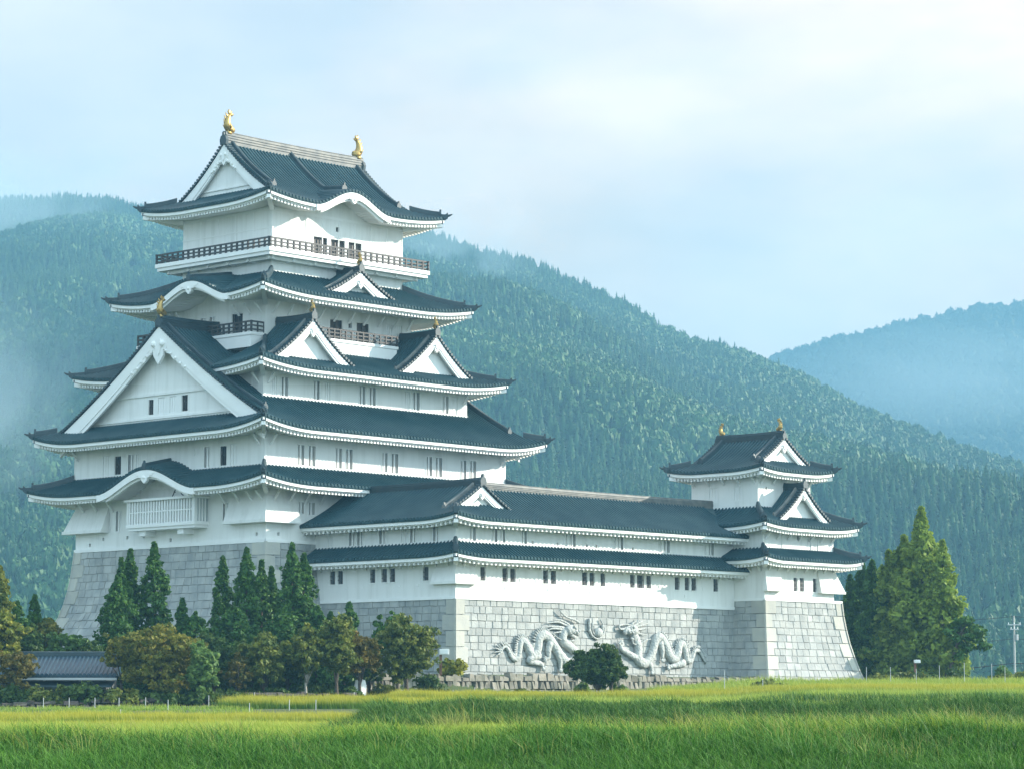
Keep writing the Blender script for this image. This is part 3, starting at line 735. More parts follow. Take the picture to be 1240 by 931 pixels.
def skirt_roof(root, rf, inner, wall, sides=('-y', '-x', '+x', '+y'), label=None, corners=ALLC, urange=None, br=None):
    """hipped skirt round an upper storey; inner: half sizes where the roof ends, wall: half sizes of the storey below."""
    mb = MB(); urange = urange or {}
    fa, so, ras = MB(), MB(), []
    for sd in sides:
        S = rf.side(sd); r_a, r_d = rf.runs(sd); f = rf.zf(sd)
        tm = lambda u, S=S, r_a=r_a: max(0.0, min(1.0, (S.A-abs(u))/r_a))
        inn = (wall[0], wall[1]) if sd[1] == 'y' else (wall[1], wall[0])
        for u0, u1 in urange.get(sd, [(-S.A, S.A)]):
            tile_slope(mb, S, r_d, f, tm, u0, u1)
            a1, b1, c1 = eaves(root, S, lambda u: f(u, 0), inn, us_range(u0, u1))
            for x, y in ((fa, a1), (so, b1)): x.add(y.v, y.f)
            ras.append(c1)
    part = mb.build('roof', TILE, root); part['org'] = root['org']
    if label: part['label'] = label
    fa.build('fascia', TRIM, part); so.build('soffit', TRIM, part)
    for ra in ras: ra.build('rafters', TRIM, part)
    hip_ridges(part, rf, 1.0, corners); corner_rafter(part, rf, wall, corners)
    return part

def LAYERED(w, h):
    r = [(-w*.42, -.25)]; l = []
    for k in range(3):
        z = h*(.22+.24*k); x = w*(.40-.04*k)
        l += [(x, z-.10), (x+.07, z-.10), (x+.07, z-.02), (x, z-.02)]
    top = [(w*.26, h*.86), (w*.30, h*.90), (w*.22, h*.98), (0, h), (-w*.22, h*.98), (-w*.30, h*.90), (-w*.26, h*.86)]
    return [(-w*.42, -.25), (w*.42, -.25)] + l + top + [(-x, z) for x, z in l[::-1]]
def main_ridge(part, p0, p1, w=.7, h=1.0, mat=None, ends=True, es=.85):
    mb = MB(); p0, p1 = Vector(p0), Vector(p1); n = 14; L_ = (p1-p0)
    pts = [p0 + L_*(i/n) + Vector((0, 0, .10*(2*abs(i/n-.5))**2.5)) for i in range(n+1)]
    mb.sweep(pts, LAYERED(w, h) if h > .5 else RIDGEPROF(w, h)); mb.build('ridge', mat or RIDGE, part)
    if ends:
        d = L_.normalized(); mb = MB()
        ridge_end(mb, p0-d*.05, -d, es); ridge_end(mb, p1+d*.05, d, es); mb.build('ridge_end_tile', DARKTILE, part)

def irimoya(root, rf, axis, g, gw, wall, board, gables=('-',), label=None, pend=1.0, wings=0.0, holes=(), beam=None, ridge_h=1.0, fishes=0.0, corners=ALLC, zbase=None, back_gable=True, ridge_to=None, verge_mat=None):
    """hip-and-gable roof; axis is the ridge direction. g: half ridge length to the verge, gw: half length where the end slopes stop."""
    mains = ('-y', '+y') if axis == 'x' else ('-x', '+x'); ends = ('-x', '+x') if axis == 'x' else ('-y', '+y')
    mb = MB(); fa, so, ra = MB(), MB(), MB()
    for sd in mains+ends:
        S = rf.side(sd); r_a, r_d = rf.runs(sd); f = rf.zf(sd)
        if sd in mains: tm = lambda u, S=S, r_a=r_a: 1.0 if abs(u) <= g else max(0.0, min(1.0, (S.A-abs(u))/r_a))
        else: tm = lambda u, S=S, r_a=r_a, r_d=r_d: max(0.0, min((S.B-gw)/r_d, (S.A-abs(u))/r_a))
        if sd in mains:
            for (x0, x1) in ((-S.A, -g), (-g, g), (g, S.A)): tile_slope(mb, S, r_d, f, tm, x0, x1, n=14 if x0 == -g else 8)
        else: tile_slope(mb, S, r_d, f, tm, -S.A, S.A)
        inn = (wall[0], wall[1]) if sd[1] == 'y' else (wall[1], wall[0])
        a1, b1, c1 = eaves(root, S, lambda u: f(u, 0), inn, us_range(-S.A, S.A))
        for x, y in ((fa, a1), (so, b1), (ra, c1)): x.add(y.v, y.f)
    part = mb.build('roof', TILE, root); part['org'] = root['org']
    if label: part['label'] = label
    fa.build('fascia', TRIM, part); so.build('soffit', TRIM, part); ra.build('rafters', TRIM, part)
    S0 = rf.side(ends[0]); Bm = rf.b if axis == 'x' else rf.a; Am = rf.a if axis == 'x' else rf.b
    hip_ridges(part, rf, max(.08, (Am-g)/(rf.runx if axis == 'x' else rf.runy)), corners); corner_rafter(part, rf, wall, corners)
    curve = lambda q: rf.ze + rf.prof(1-q/Bm)
    wq = Bm-(Am-g)-.35
    zb = zbase if zbase is not None else rf.ze + rf.prof((Am-g)/Bm)-.5
    for sd in ends:
        S = rf.side(sd); first = sd == ends[0]
        if not first and not back_gable: continue
        gable(part, S, 0, g, wq, curve, zb, board, g-gw, holes if first else (), pend, wings if first else 0, beam if first else None)
    zr = rf.ze+rf.rise
    e0, e1 = -g+.12, (g-.12 if ridge_to is None else ridge_to)
    if axis == 'x': a_, b_ = (rf.cx+e0, rf.cy, zr), (rf.cx+e1, rf.cy, zr)
    else: a_, b_ = (rf.cx, rf.cy+e0, zr), (rf.cx, rf.cy+e1, zr)
    main_ridge(part, a_, b_, .72, ridge_h, verge_mat, es=ridge_h*.95)
    # descending ridges near each verge
    for sd in mains:
        S = rf.side(sd); f = rf.zf(sd)
        for sg in (-1, 1):
            u = sg*(g-.95); t0 = (Am-g)/Bm+.06
            pts = [S.P(u, S.B-t*Bm, f(u, t)+.05) for t in [t0+(0.985-t0)*i/14 for i in range(15)]]
            m2 = MB(); m2.sweep(pts, RIDGEPROF(.42, .52)); dd = Vector(pts[0])-Vector(pts[1]); ridge_end(m2, Vector(pts[0])+Vector((0, 0, .05)), dd, .6); m2.build('descending_ridge', DARKTILE, part)
    if fishes:
        dx = (1, 0) if axis == 'x' else (0, 1)
        fish(part, (a_[0]+dx[0]*.5, a_[1]+dx[1]*.5, zr+ridge_h+.08), dx, fishes); fish(part, (b_[0]-dx[0]*.5, b_[1]-dx[1]*.5, zr+ridge_h+.08), (-dx[0], -dx[1]), fishes)
    return part

def dormer(root, S, u0, ov, w, za, zb, oback, c=0.28, board=.72, pend=.8, orn=.55, label=None, ridge_h=.55, skirt_ext=.5):
    """a small gabled dormer standing on a skirt roof: apex height za, foot height zb, ridge running back to oback."""
    curve = lambda q: zb + (za-zb)*((1-c)*(1-q/w) + c*(1-q/w)*abs(1-q/w))
    mb = MB(); D = ov-oback; k = max(2, round(D/RIBP)); p = D/k; n = 9
    for sg in (-1, 1):
        cols = [(ov+.05, .0)]
        for i in range(k):
            o = ov-(i+.5)*p
            for do, h in ((.5*p, 0), (.105, 0), (.085, .11), (0, .15), (-.085, .11), (-.105, 0)): cols.append((o+do, h))
        cols.append((oback, 0))
        vs = []
        for o, h in cols:
            for j in range(n+1):
                q = (w+skirt_ext)*(1-j/n); vs.append(S.P(u0+sg*q, o, curve(q)+h))
        m_ = n+1
        mb.add(vs, [(i*m_+j, (i+1)*m_+j, (i+1)*m_+j+1, i*m_+j+1) for i in range(len(cols)-1) for j in range(n)])
    part = mb.build('dormer_gable', TILE, root); part['org'] = root['org']
    if label: part['label'] = label
    gable(part, S, u0, ov, w, curve, zb-.3, board, .85, (), pend)
    main_ridge(part, S.P(u0, ov-.05, za), S.P(u0, oback, za), .5, ridge_h, DARKTILE, ends=False)
    mb = MB(); d = Vector(S.P(0, 1, 0))-Vector(S.P(0, 0, 0)); ridge_end(mb, Vector(S.P(u0, ov+.02, za+.15)), d, .75); mb.build('ridge_end_tile', DARKTILE, part)
    # short descending ridges
    for sg in (-1, 1):
        m2 = MB(); pts = [S.P(u0+sg*q, ov-.95, curve(q)+.04) for q in [w*.95*(1-i/10)+.3*i/10 for i in range(11)]]
        m2.sweep(pts, RIDGEPROF(.36, .36)); ridge_end(m2, Vector(pts[0]), Vector(pts[0])-Vector(pts[1]), .45); m2.build('descending_ridge', RIDGE, part)
    if orn: fish(part, S.P(u0, ov-.22, za+ridge_h+.22), tuple(-d)[:2], orn, 'gilded_finial')
    return part

def balcony(root, S, u0, u1, o0, o1, zt, zb, rail=1.0, returns=(True, True), supports=False, label=None):
    """a projecting white gallery with a dark railing on its outer edge."""
    mb = MB(); S.hexa(mb, u0, u1, o0, o1, zt-.28, zt); S.hexa(mb, u0+.12, u1-.12, o0, o1-.12, zb, zt-.28)
    if supports:
        k = max(2, round((u1-u0)/2.6))
        for i in range(k+1):
            u = u0+.4+(u1-u0-.8)*i/k; S.hexa(mb, u-.14, u+.14, o0, o1-.5, zb-.28, zb)
    part = mb.build('balcony', TRIM, root); part['org'] = root['org']
    railing(part, S, u0, u1, o0, o1, zt, rail, returns)
    return part
def railing(part, S, u0, u1, o0, o1, zt, rail, returns):
    mb = MB(); k = max(2, round((u1-u0)/.82)); oo = o1-.16
    for i in range(k+1):
        u = u0+.08+(u1-u0-.16)*i/k; S.hexa(mb, u-.085, u+.085, oo-.085, oo+.085, zt, zt+rail*(1.0 if i in (0, k) else .86))
    for z, h in ((.16, .14), (.52, .13), (.86, .15)):
        S.hexa(mb, u0-.05, u1+.05, oo-.055, oo+.055, zt+rail*z-.01, zt+rail*z+h)
    for u, on in ((u0+.08, returns[0]), (u1-.08, returns[1])):
        if not on: continue
        for z, h in ((.16, .14), (.52, .13), (.86, .15)): S.hexa(mb, u-.05, u+.05, o0, oo-.06, zt+rail*z-.007, zt+rail*z+h-.003)
        k2 = max(1, round((oo-o0)/.82))
        for i in range(k2): 
            o = o0+(oo-o0)*i/k2; S.hexa(mb, u-.065, u+.065, o-.06, o+.06, zt, zt+rail*.86)
    mb.build('railing', DARKWOOD, part)

def masonry(root, faces, rows, name='stone_base', quoin=True, quoin_h=1.35, wmin=.7, wmax=1.35, mat=STONE):
    """battered ashlar: faces are (side, u0(z), u1(z), out(z)) functions; every stone is a block of its own in one mesh."""
    back = MB(); st = MB(); qns = []
    for S, u0f, u1f, of, ql, qr in faces:
        for i in range(len(rows)-1):
            z0, z1 = rows[i], rows[i+1]; zm = (z0+z1)/2
            back.quad(S.P(u0f(z0), of(z0)-.02, z0), S.P(u1f(z0), of(z0)-.02, z0), S.P(u1f(z1), of(z1)-.02, z1), S.P(u0f(z1), of(z1)-.02, z1))
            a, b_ = u0f(zm), u1f(zm); u = a - rnd.random()*.5
            while u < b_-.05:
                w = rnd.uniform(wmin, wmax); x0, x1 = max(a, u), min(b_, u+w); u += w
                if x1-x0 < .22: continue
                g = .011; pr = rnd.uniform(.04, .075); fu = lambda x, z: u0f(z) + (x-a)/(b_-a)*(u1f(z)-u0f(z))
                j = lambda: rnd.uniform(-.03, .03)
                cs = [(x0+g, z0+g+j()), (x1-g, z0+g+j()), (x1-g, z1-g+j()), (x0+g, z1-g+j())]; bev = .035
                cm = ((x0+x1)/2, zm)
                inn = [(c[0]+(bev if c[0] < cm[0] else -bev), c[1]+(bev if c[1] < cm[1] else -bev)) for c in cs]
                tl = [pr+rnd.uniform(-.025, .025) for _ in range(4)]
                vs = [S.P(fu(x, z), of(z)-.03, z) for x, z in cs] + [S.P(fu(x, z), of(z)+t, z) for (x, z), t in zip(inn, tl)]
                st.add(vs, [(4, 5, 6, 7), (0, 1, 5, 4), (1, 2, 6, 5), (2, 3, 7, 6), (3, 0, 4, 7)])
        if quoin:
            n = max(1, round((rows[-1]-rows[0])/quoin_h)); hq = (rows[-1]-rows[0])/n
            for left, on in ((True, ql), (False, qr)):
                if not on: continue
                qn = MB(); qns.append(qn)
                for i in range(n):
                    z0, z1 = rows[0]+hq*i, rows[0]+hq*(i+1); w = (1.75 if (i+(0 if left else 1)+(0 if S.side[1] == 'y' else 1)) % 2 else 1.15)*rnd.uniform(.93, 1.07)
                    def uu(z, k): e = u0f(z) if left else u1f(z); return e + (k if left else -k)
                    g = .02; q = .13
                    lo, hi = z0+g, z1-g; k0, k1 = -.115, w
                    vs = [S.P(uu(lo, k0), of(lo)-.04, lo), S.P(uu(lo, k1), of(lo)-.04, lo), S.P(uu(hi, k1), of(hi)-.04, hi), S.P(uu(hi, k0), of(hi)-.04, hi)]
                    vs += [S.P(uu(lo, k0), of(lo)+q, lo), S.P(uu(lo, k1-.05), of(lo)+q, lo+.04), S.P(uu(hi, k1-.05), of(hi)+q, hi-.04), S.P(uu(hi, k0), of(hi)+q, hi)]
                    qn.add(vs, [(4, 5, 6, 7), (0, 1, 5, 4), (1, 2, 6, 5), (2, 3, 7, 6), (3, 0, 4, 7)])
    part = st.build(name, mat, root); part['org'] = root['org']
    back.build('mortar_backing', MORTAR, part)
    for qn in qns: qn.build('corner_stones', QUOIN, part)
    return part
def rows_between(z0, z1, h): 
    n = max(1, round((z1-z0)/h)); return [z0+(z1-z0)*i/n for i in range(n+1)]

# ------------------------------------------------------------------ the keep
keep = castle_root('castle_keep', 0, 0, 2.6, 'tall white five-tier castle keep with dark tiled roofs on a grey stone base', 'castle')
kz = [2.4, 6.65, 9.4, 12.15, 15.41]; kk = [4.1, 2.0, .85, .3, 0.0]
kf = lambda z: float(np.interp(z, kz, kk))
fs_ = []
for sd in ('-y', '-x', '+x', '+y'):
    A, B_ = (16.03, 14.04) if sd[1] == 'y' else (14.04, 16.03)
    fs_.append((Side(sd, 0, 0, A, B_), lambda z, A=A: -A-kf(z), lambda z, A=A: A+kf(z), lambda z, B_=B_: B_+kf(z)-.05, True, True))
masonry(keep, fs_, rows_between(2.4, 15.41, .78))
storey(keep, 0, 0, 16.03-.02, 14.04-.02, 15.42, 20.9,
    front=[(-11.90,-11.29,18.14,19.20),(-10.65,-9.91,18.09,19.22),(-14.6,-14.3,15.95,16.25,'h')],
    left=[(8.39,9.20,17.17,19.08,'w'),(7.08,7.78,17.17,19.12),(-8.67,-8.02,17.25,19.17),(-10.10,-9.43,17.24,19.15,'w'),(11.66,11.94,15.84,16.17,'h'),(9.56,9.83,16.32,16.64,'h'),(5.85,6.15,16.33,16.66,'h'),(3.38,3.68,16.35,16.68,'h'),(-0.61,-0.29,15.86,16.19,'h'),(-12.87,-12.59,15.93,16.23,'h')])
mb = MB()
for sd in ('-y', '-x'):
    A, B_ = (16.03, 14.04) if sd[1] == 'y' else (14.04, 16.03)
    Side(sd, 0, 0, A, B_).hexa(mb, -A-.1, A+.1, B_-.1, B_+.1+(.003 if sd == '-y' else 0), 15.30, 15.60)
mb.build('plinth_moulding', TRIM, keep)
def stone_drop(root, a, b, cx, cy, zt, zb, fl, lf, rt, name='flared_bay'):
    """flared box that drops over the corner (-a,-b); lf and rt are its lengths on the left and front faces."""
    mb = MB()
    def ring(z, e, ins=0.0): return [(cx-a-e, cy-b+lf, z), (cx-a-e, cy-b-e, z), (cx-a+rt, cy-b-e, z), (cx-a+rt, cy-b+.02, z), (cx-a+.02, cy-b+.02, z), (cx-a+.02, cy-b+lf, z)]
    n = 6; r0, r1, r2 = ring(zt, .03), ring(zb+.28, fl), ring(zb+.28, fl+.12); r3 = ring(zb, fl+.12)
    vs = r0+r1+r2+r3; fs = []
    for k in range(3):
        for i in range(n): fs.append((k*n+i, k*n+(i+1) % n, (k+1)*n+(i+1) % n, (k+1)*n+i))
    fs.append(tuple(3*n+i for i in range(n))); mb.add(vs, fs); mb.build(name, PLASTER, root)
stone_drop(keep, 16.03, 14.04, 0, 0, 19.6, 17.1, .85, 5.0, 3.6)
S = Side('-x', 0, 0, 14.04, 16.03); mb = MB()         # far left corner bay
vs = []
for z, e in ((19.6, .03), (17.4, .85), (17.4, .97), (17.1, .97)): vs += [S.P(-8.9, 16.0, z), S.P(-8.9, 16.03+e, z), S.P(-14.04-e, 16.03+e, z), S.P(-14.04-e, 16.0, z)]
mb.add(vs, [(k*4+i, k*4+(i+1) % 4, (k+1)*4+(i+1) % 4, (k+1)*4+i) for k in range(3) for i in range(4)] + [(12, 13, 14, 15)]); mb.build('flared_bay', PLASTER, keep)
# latticed bay window
mb = MB(); S = Side('-x', 0, 0, 14.04, 16.0)
S.hexa(mb, -4.15, 5.95, 16.0, 17.75, 17.22, 17.55); S.hexa(mb, -4.3, 6.1, 16.0, 17.95, 19.72, 19.95); S.hexa(mb, -4.0, 5.8, 16.0, 17.60, 16.95, 17.22)
for u in (-2.2, 3.4): S.hexa(mb, u-.45, u+.45, 16.0, 17.3, 16.45, 16.95)
for u in (-4.0, 5.75): S.hexa(mb, u-.1, u+.15, 17.5, 17.72, 17.55, 19.72)
bay = mb.build('bay_window', TRIM, keep); bay['org'] = keep['org']
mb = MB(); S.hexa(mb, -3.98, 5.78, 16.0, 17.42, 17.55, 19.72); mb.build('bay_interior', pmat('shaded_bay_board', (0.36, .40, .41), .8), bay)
mb = MB()
for i in range(24): 
    u = -3.72+9.25*i/23; S.hexa(mb, u-.10, u+.10, 17.52, 17.68, 17.55, 19.72)
S.hexa(mb, -3.9, 5.7, 17.49, 17.66, 18.62, 18.74)
for i in range(4): S.hexa(mb, 5.72, 5.86, 16.25+i*.36, 16.42+i*.36, 17.55, 19.72)
mb.build('lattice', TRIM, bay)

r1 = Roof(0, 0, 19.58, 17.57, 20.65, 1.75, .15, .75, 3.25, 3.52, m=2.2, karas=[('-x', .7, 7.0, 2.05, .22)])
p1 = skirt_roof(keep, r1, (16.33, 14.05), (16.03, 14.04))
def kara_front(part, rf, sd, wall_o, pend=.9, ridge=True, board=.62):
    for k in rf.karas:
        if k[0] != sd: continue
        _, uc, hw, K, sl = k; S = rf.side(sd); f = rf.zf(sd); us = us_range(uc-hw*1.02, uc+hw*1.02, 40)
        mb = MB(); strip(mb, S, us, lambda u: f(u, 0), S.B-.02, S.B-.3, -.19, -.19-board, False)
        strip(mb, S, us[3:-3], lambda u: f(u, 0), S.B-.3, S.B-.55, -.4, -.19-board*1.35, False); mb.build('bargeboard', TRIM, part)
        mb = MB(); n = len(us); vs = []
        for u in us: vs += [S.P(u, wall_o+.06, rf.ze-.9), S.P(u, wall_o+.06, max(rf.ze-.9, f(u, 0)-.35))]
        mb.add(vs, [(2*i, 2*i+2, 2*i+3, 2*i+1) for i in range(n-1)]); mb.build('gable_wall', PLASTER, part)
        mb = MB(); zt = rf.ze+K-.19-board*1.0; s = pend
        shape = [(-1.5, .30), (-.7, .42), (.7, .42), (1.5, .30), (1.25, .05), (.95, .10), (.8, -.15), (.5, -.12), (.4, -.45), (.18, -.62), (0, -.75), (-.18, -.62), (-.4, -.45), (-.5, -.12), (-.8, -.15), (-.95, .10), (-1.25, .05)]
        poly_plate(mb, S, uc, S.B-.28, S.B+.03, [(a*s, zt+b_*s) for a, b_ in shape]); mb.ball(S.P(uc, S.B+.03, zt-.1), .18*s, 8, 5); mb.build('pendant', TRIM, part)
        if ridge:
            mb = MB(); _, rd = rf.runs(sd); pts = [S.P(uc, S.B-t*rd, f(uc, t)+.04) for t in [i/8*.98 for i in range(9)]]
            mb.sweep(pts, RIDGEPROF(.45, .42)); ridge_end(mb, Vector(pts[0]), Vector(pts[0])-Vector(pts[1]), .6); mb.build('ridge', DARKTILE, part)
kara_front(p1, r1, '-x', 16.03)
S = Side('-x', 0, 0, 14.04, 16.03)                    # carved knot under the arch
mb = MB()
for pts in ([(-.2, 20.1), (.1, 20.5), (.35, 20.9), (.6, 21.0)], [(.7, 21.05), (1.0, 20.8), (1.2, 20.35), (1.45, 20.2)], [(.2, 20.15), (-.1, 20.0)], [(.1, 20.6), (.3, 20.55)]):
    mb.tube([S.P(u+.9, 16.12, z) for u, z in pts], .05, 5)
mb.build('carved_scroll', DARKWOOD, keep)
def lin(a, b, n): return [a+(b-a)*i/(n-1) for i in range(n)]
S = Side('-x', 0, 0, 14.04, 16.03); brackets(keep, S, 16.03, 20.05, [-12.6, -10.6, -8.2, 8.4, 10.4, 12.2, 13.6])
S = Side('-y', 0, 0, 16.03, 14.04); brackets(keep, S, 14.04, 20.05, [-15.2, -13.2, -11.2, -9.2])

# second storey
storey(keep, 0, 0, 16.33, 14.05, 20.9, 26.2,
    front=[(-12.11,-11.34,22.68,24.55),(-10.73,-9.90,22.65,24.55),(-7.23,-6.48,22.66,24.55),(-5.88,-5.06,22.65,24.55),(-1.09,-0.41,22.66,24.52),(0.20,1.05,22.63,24.52),(4.98,5.72,22.63,24.52),(6.29,7.13,22.64,24.53),(9.85,10.56,22.65,24.47),(11.15,11.98,22.65,24.51)],
    left=[(8.41,9.56,22.6,24.58,'w'),(6.77,7.75,22.70,24.47,'d'),(4.83,5.64,22.8,24.50),(3.55,4.51,22.8,24.49,'w'),(-4.99,-4.16,23.86,24.57,'w'),(-6.32,-5.62,22.63,24.55),(-8.75,-7.85,22.69,24.50,'d'),(-10.41,-9.29,22.64,24.61,'w')])
mb = MB()
S = Side('-y', 0, 0, 16.33, 14.05)
S.hexa(mb, -16.4, 16.4, 13.9, 14.15, 22.25, 22.55)
for u in (-13.2, -8.6, -3.3, 2.9, 8.6, 13.6): S.hexa(mb, u-.2, u+.2, 13.9, 14.09, 22.75, 23.05)
mb.build('wall_moulding', TRIM, keep)
r2 = Roof(0, 0, 19.30, 17.17, 25.85, 10.75, .206, .9, 17.17, 17.17, m=.42)
G2h = [(0.90,1.64,28.23,29.69,'d'),(-0.86,0.21,28.18,29.78,'w'),(-2.52,-1.52,28.22,29.78,'w'),(-4.17,-3.30,28.24,29.77,'d')]
hl = [(-(h[1]+1.25), -(h[0]+1.25), h[2], h[3]) for h in G2h]
p2 = irimoya(keep, r2, 'x', 17.5, 16.2, (16.33, 14.05), 1.25, pend=2.1, wings=4.3, holes=hl, beam=[(30.0, .25), (27.75, .22)], ridge_h=.95, fishes=0, ridge_to=-9.9, zbase=26.9, verge_mat=DARKTILE)
fish(p2, (-17.2, 0, 37.55), (1, 0), .95, 'gilded_finial')
for h, k in zip(hl, [g[4] for g in G2h]): window(p2, Side('-x', 0, 0, 11.0, 16.2), 16.2, h, k)
brackets(keep, Side('-y', 0, 0, 16.33, 14.05), 14.05, 25.3, [-15.6, 15.6]); brackets(keep, Side('-x', 0, 0, 14.05, 16.33), 16.33, 25.3, [13.4, -13.4])

# third storey
storey(keep, 0, 0, 13.84, 11.01, 27.5, 32.4,
    front=[(-12.85,-12.06,29.42,31.18,'w'),(-11.48,-10.68,29.42,31.20),(-7.32,-6.60,29.42,31.20),(-6.06,-5.15,29.42,31.20,'w'),(-1.24,-0.49,29.42,31.20),(0.13,0.91,29.42,31.17),(4.85,5.62,29.42,31.18,'w'),(6.16,7.00,29.42,31.19),(10.37,11.13,29.42,31.16),(11.61,12.44,29.42,31.19,'w')],
    left=[(-10.2, -9.4, 29.6, 31.1, 'w')])
mb = MB(); Side('-y', 0, 0, 13.84, 11.01).hexa(mb, -13.9, 13.9, 10.9, 11.11, 29.1, 29.36); mb.build('wall_moulding', TRIM, keep)
r3 = Roof(0, 0, 16.88, 14.06, 32.0, 3.25, .2, .75, 6.99, 7.2, m=1.15)
p3 = skirt_roof(keep, r3, (9.89, 6.86), (13.84, 11.01), urange={sd: [(-14.06, -6.6), (6.6, 14.06)] for sd in ('-x', '+x')})
S = r3.side('-y')
dormer(keep, S, -8.4, 12.1, 5.2, 37.0, 32.85, 6.9, label='tall dormer gable nearest the keep corner on the third roof')
dormer(keep, S, 8.4, 12.1, 5.2, 37.0, 32.85, 6.9, label='tall dormer gable near the right end of the third roof')
brackets(keep, Side('-y', 0, 0, 13.84, 11.01), 11.01, 31.45, [-13.2, 13.2]); brackets(keep, Side('-x', 0, 0, 11.01, 13.84), 13.84, 31.45, [10.4])

# fourth storey with two balconies
storey(keep, 0, 0, 9.89, 6.86, 33.8, 40.0,
    front=[(-1.33,0.33,36.15,38.14,'d'),(1.18,1.64,37.49,38.09,'h'),(2.30,3.99,36.15,38.14,'d'),(6.41,7.22,36.7,38.38,'w'),(7.76,8.61,36.7,38.44,'w')],
    left=[(-0.9,3.4,38.75,39.25,'v'),(1.93,2.61,36.9,38.19),(0.59,1.27,36.9,38.20),(-3.56,-1.98,36.2,38.19,'d')])
balcony(keep, Side('-x', 0, 0, 6.86, 9.89), -10.4, 6.7, 9.86, 11.65, 35.95, 34.5, 1.1, (True, True))
balcony(keep, Side('-y', 0, 0, 9.89, 6.86), -4.6, 6.55, 6.83, 8.5, 35.95, 34.5, 1.05, (True, True))
r4 = Roof(0, 0, 14.46, 11.50, 39.55, 2.5, .2, .75, 5.51, 4.91, m=1.5, karas=[('-x', .8, 5.6, 1.75, .16)])
p4 = skirt_roof(keep, r4, (8.95, 6.59), (9.89, 6.86))
kara_front(p4, r4, '-x', 9.89)
dormer(keep, r4.side('-y'), -.1, 9.95, 4.9, 42.75, 40.1, 6.6, label='low dormer gable in the middle of the fourth roof')
S = Side('-y', 0, 0, 9.89, 6.86); brackets(keep, S, 6.86, 38.95, lin(-9.0, 9.3, 10), 1.0)
S = Side('-x', 0, 0, 6.86, 9.89); brackets(keep, S, 9.89, 38.95, [6.3, 4.7, 3.1, -5.4, -6.5], 1.0)

# top storey
storey(keep, 0, 0, 8.95, 6.59, 40.5, 48.6,
    front=[(-3.37,-1.54,44.12,46.20,'d'),(-1.04,0.86,44.12,46.20,'d'),(1.36,3.17,44.12,46.20,'d'),(-0.36,0.12,47.00,47.48,'h')])
mb = MB()
for sd, A, B_ in (('-y', 8.95, 6.59), ('-x', 6.59, 8.95)):
    S = Side(sd, 0, 0, A, B_)
    for u in lin(-A+.1, A-.1, 9 if sd == '-y' else 6): S.hexa(mb, u-.045, u+.045, B_-.05, B_+.04, 44.12, 48.3)
    for z in (46.45,): S.hexa(mb, -A, A, B_-.05, B_+.055+(.003 if sd == '-y' else 0), z-.05, z+.05)
    S.hexa(mb, -A-.06, A+.06, B_-.05, B_+.06+(.003 if sd == '-y' else 0), 48.15, 48.4)
mb.build('wall_battens', TRIM, keep)
mb = MB(); mb.box(-10.94, 10.94, -8.53, 8.53, 43.72, 44.10); mb.box(-10.78, 10.78, -8.37, 8.37, 43.38, 43.72)
for u in lin(-9.8, 9.8, 8): mb.box(u-.15, u+.15, -7.8, 7.8, 43.1, 43.38)
for u in lin(-7.4, 7.4, 6): mb.box(-10.2, 10.2, u-.15, u+.15, 43.08, 43.379)
bal = mb.build('balcony', TRIM, keep); bal['org'] = keep['org']
for sd in ('-y', '-x', '+x', '+y'):
    A, B_ = (10.94, 8.53) if sd[1] == 'y' else (8.53, 10.94); railing(bal, Side(sd, 0, 0, A, B_), -A, A, B_-.2, B_, 44.10, 1.0, (False, False))
r5 = Roof(0, 0, 12.11, 9.58, 48.95, 6.65, .50, .65, 9.58, 9.58, m=.75, karas=[('-y', -.7, 4.9, 1.75, .10)])
p5 = irimoya(keep, r5, 'x', 9.5, 8.8, (8.95, 6.59), .85, pend=1.15, wings=1.9, ridge_h=1.05, fishes=1.12, beam=[(51.0, .16)])
kara_front(p5, r5, '-y', 6.59, pend=.7, ridge=False)
S = r5.side('-y'); f = r5.zf('-y'); mb = MB()
pts = [S.P(-.7, S.B-t*9.58, f(-.7, t)+.05) for t in [.16+.82*i/14 for i in range(15)]]
mb.sweep(pts, RIDGEPROF(.42, .55)); ridge_end(mb, Vector(pts[0])+Vector((0, 0, .05)), (0, -1), .7); mb.build('descending_ridge', DARKTILE, p5)

# ------------------------------------------------------------------ the long gallery
X0, Y0, X1 = -9.8, -32.42, 30.0
wing = castle_root('castle_gallery', 10, -28, 2.6, 'long two-storey white castle gallery with carved dragons on its stone base, between keep and tower', 'castle building')
Wt = 8.0
rows = rows_between(2.6, 9.82, .66)
Sf = Side('-y', 0, 0, 1, -Y0); Sl = Side('-x', 0, 0, 1, -X0)
wk = lambda z: .12*(9.82-z)/7.2
masonry(wing, [(Sf, lambda z: X0-wk(z), lambda z: X1+.1, lambda z: -Y0+wk(z)-.1, True, False), (Sl, lambda z: 13.5, lambda z: -Y0+wk(z), lambda z: -X0+wk(z)-.1, False, True)], rows, wmin=.75, wmax=1.25)
WLr = [(-6.57,-5.89),(-3.67,-2.96),(-2.63,-1.90),(1.82,2.50),(2.88,3.61),(7.24,7.99),(8.29,9.00),(9.85,10.52),(14.13,14.81),(15.16,16.19),(16.54,17.23),(20.79,21.50),(22.31,23.01),(23.33,24.09),(26.74,27.47)]
WLl = [(-16.77,-16.05),(-17.82,-17.11),(-22.12,-21.44),(-23.66,-22.95),(-24.72,-24.02),(-29.02,-28.29)]
WUr = [(-7.95,-7.22,''),(-5.04,-4.40,''),(-3.97,-3.34,''),(-1.10,-0.43,''),(4.52,5.12,'w'),(5.56,6.29,''),(11.40,12.02,'w'),(12.37,13.10,''),(18.26,18.80,'w'),(19.16,20.00,''),(25.02,25.64,'w'),(26.03,26.78,'')]
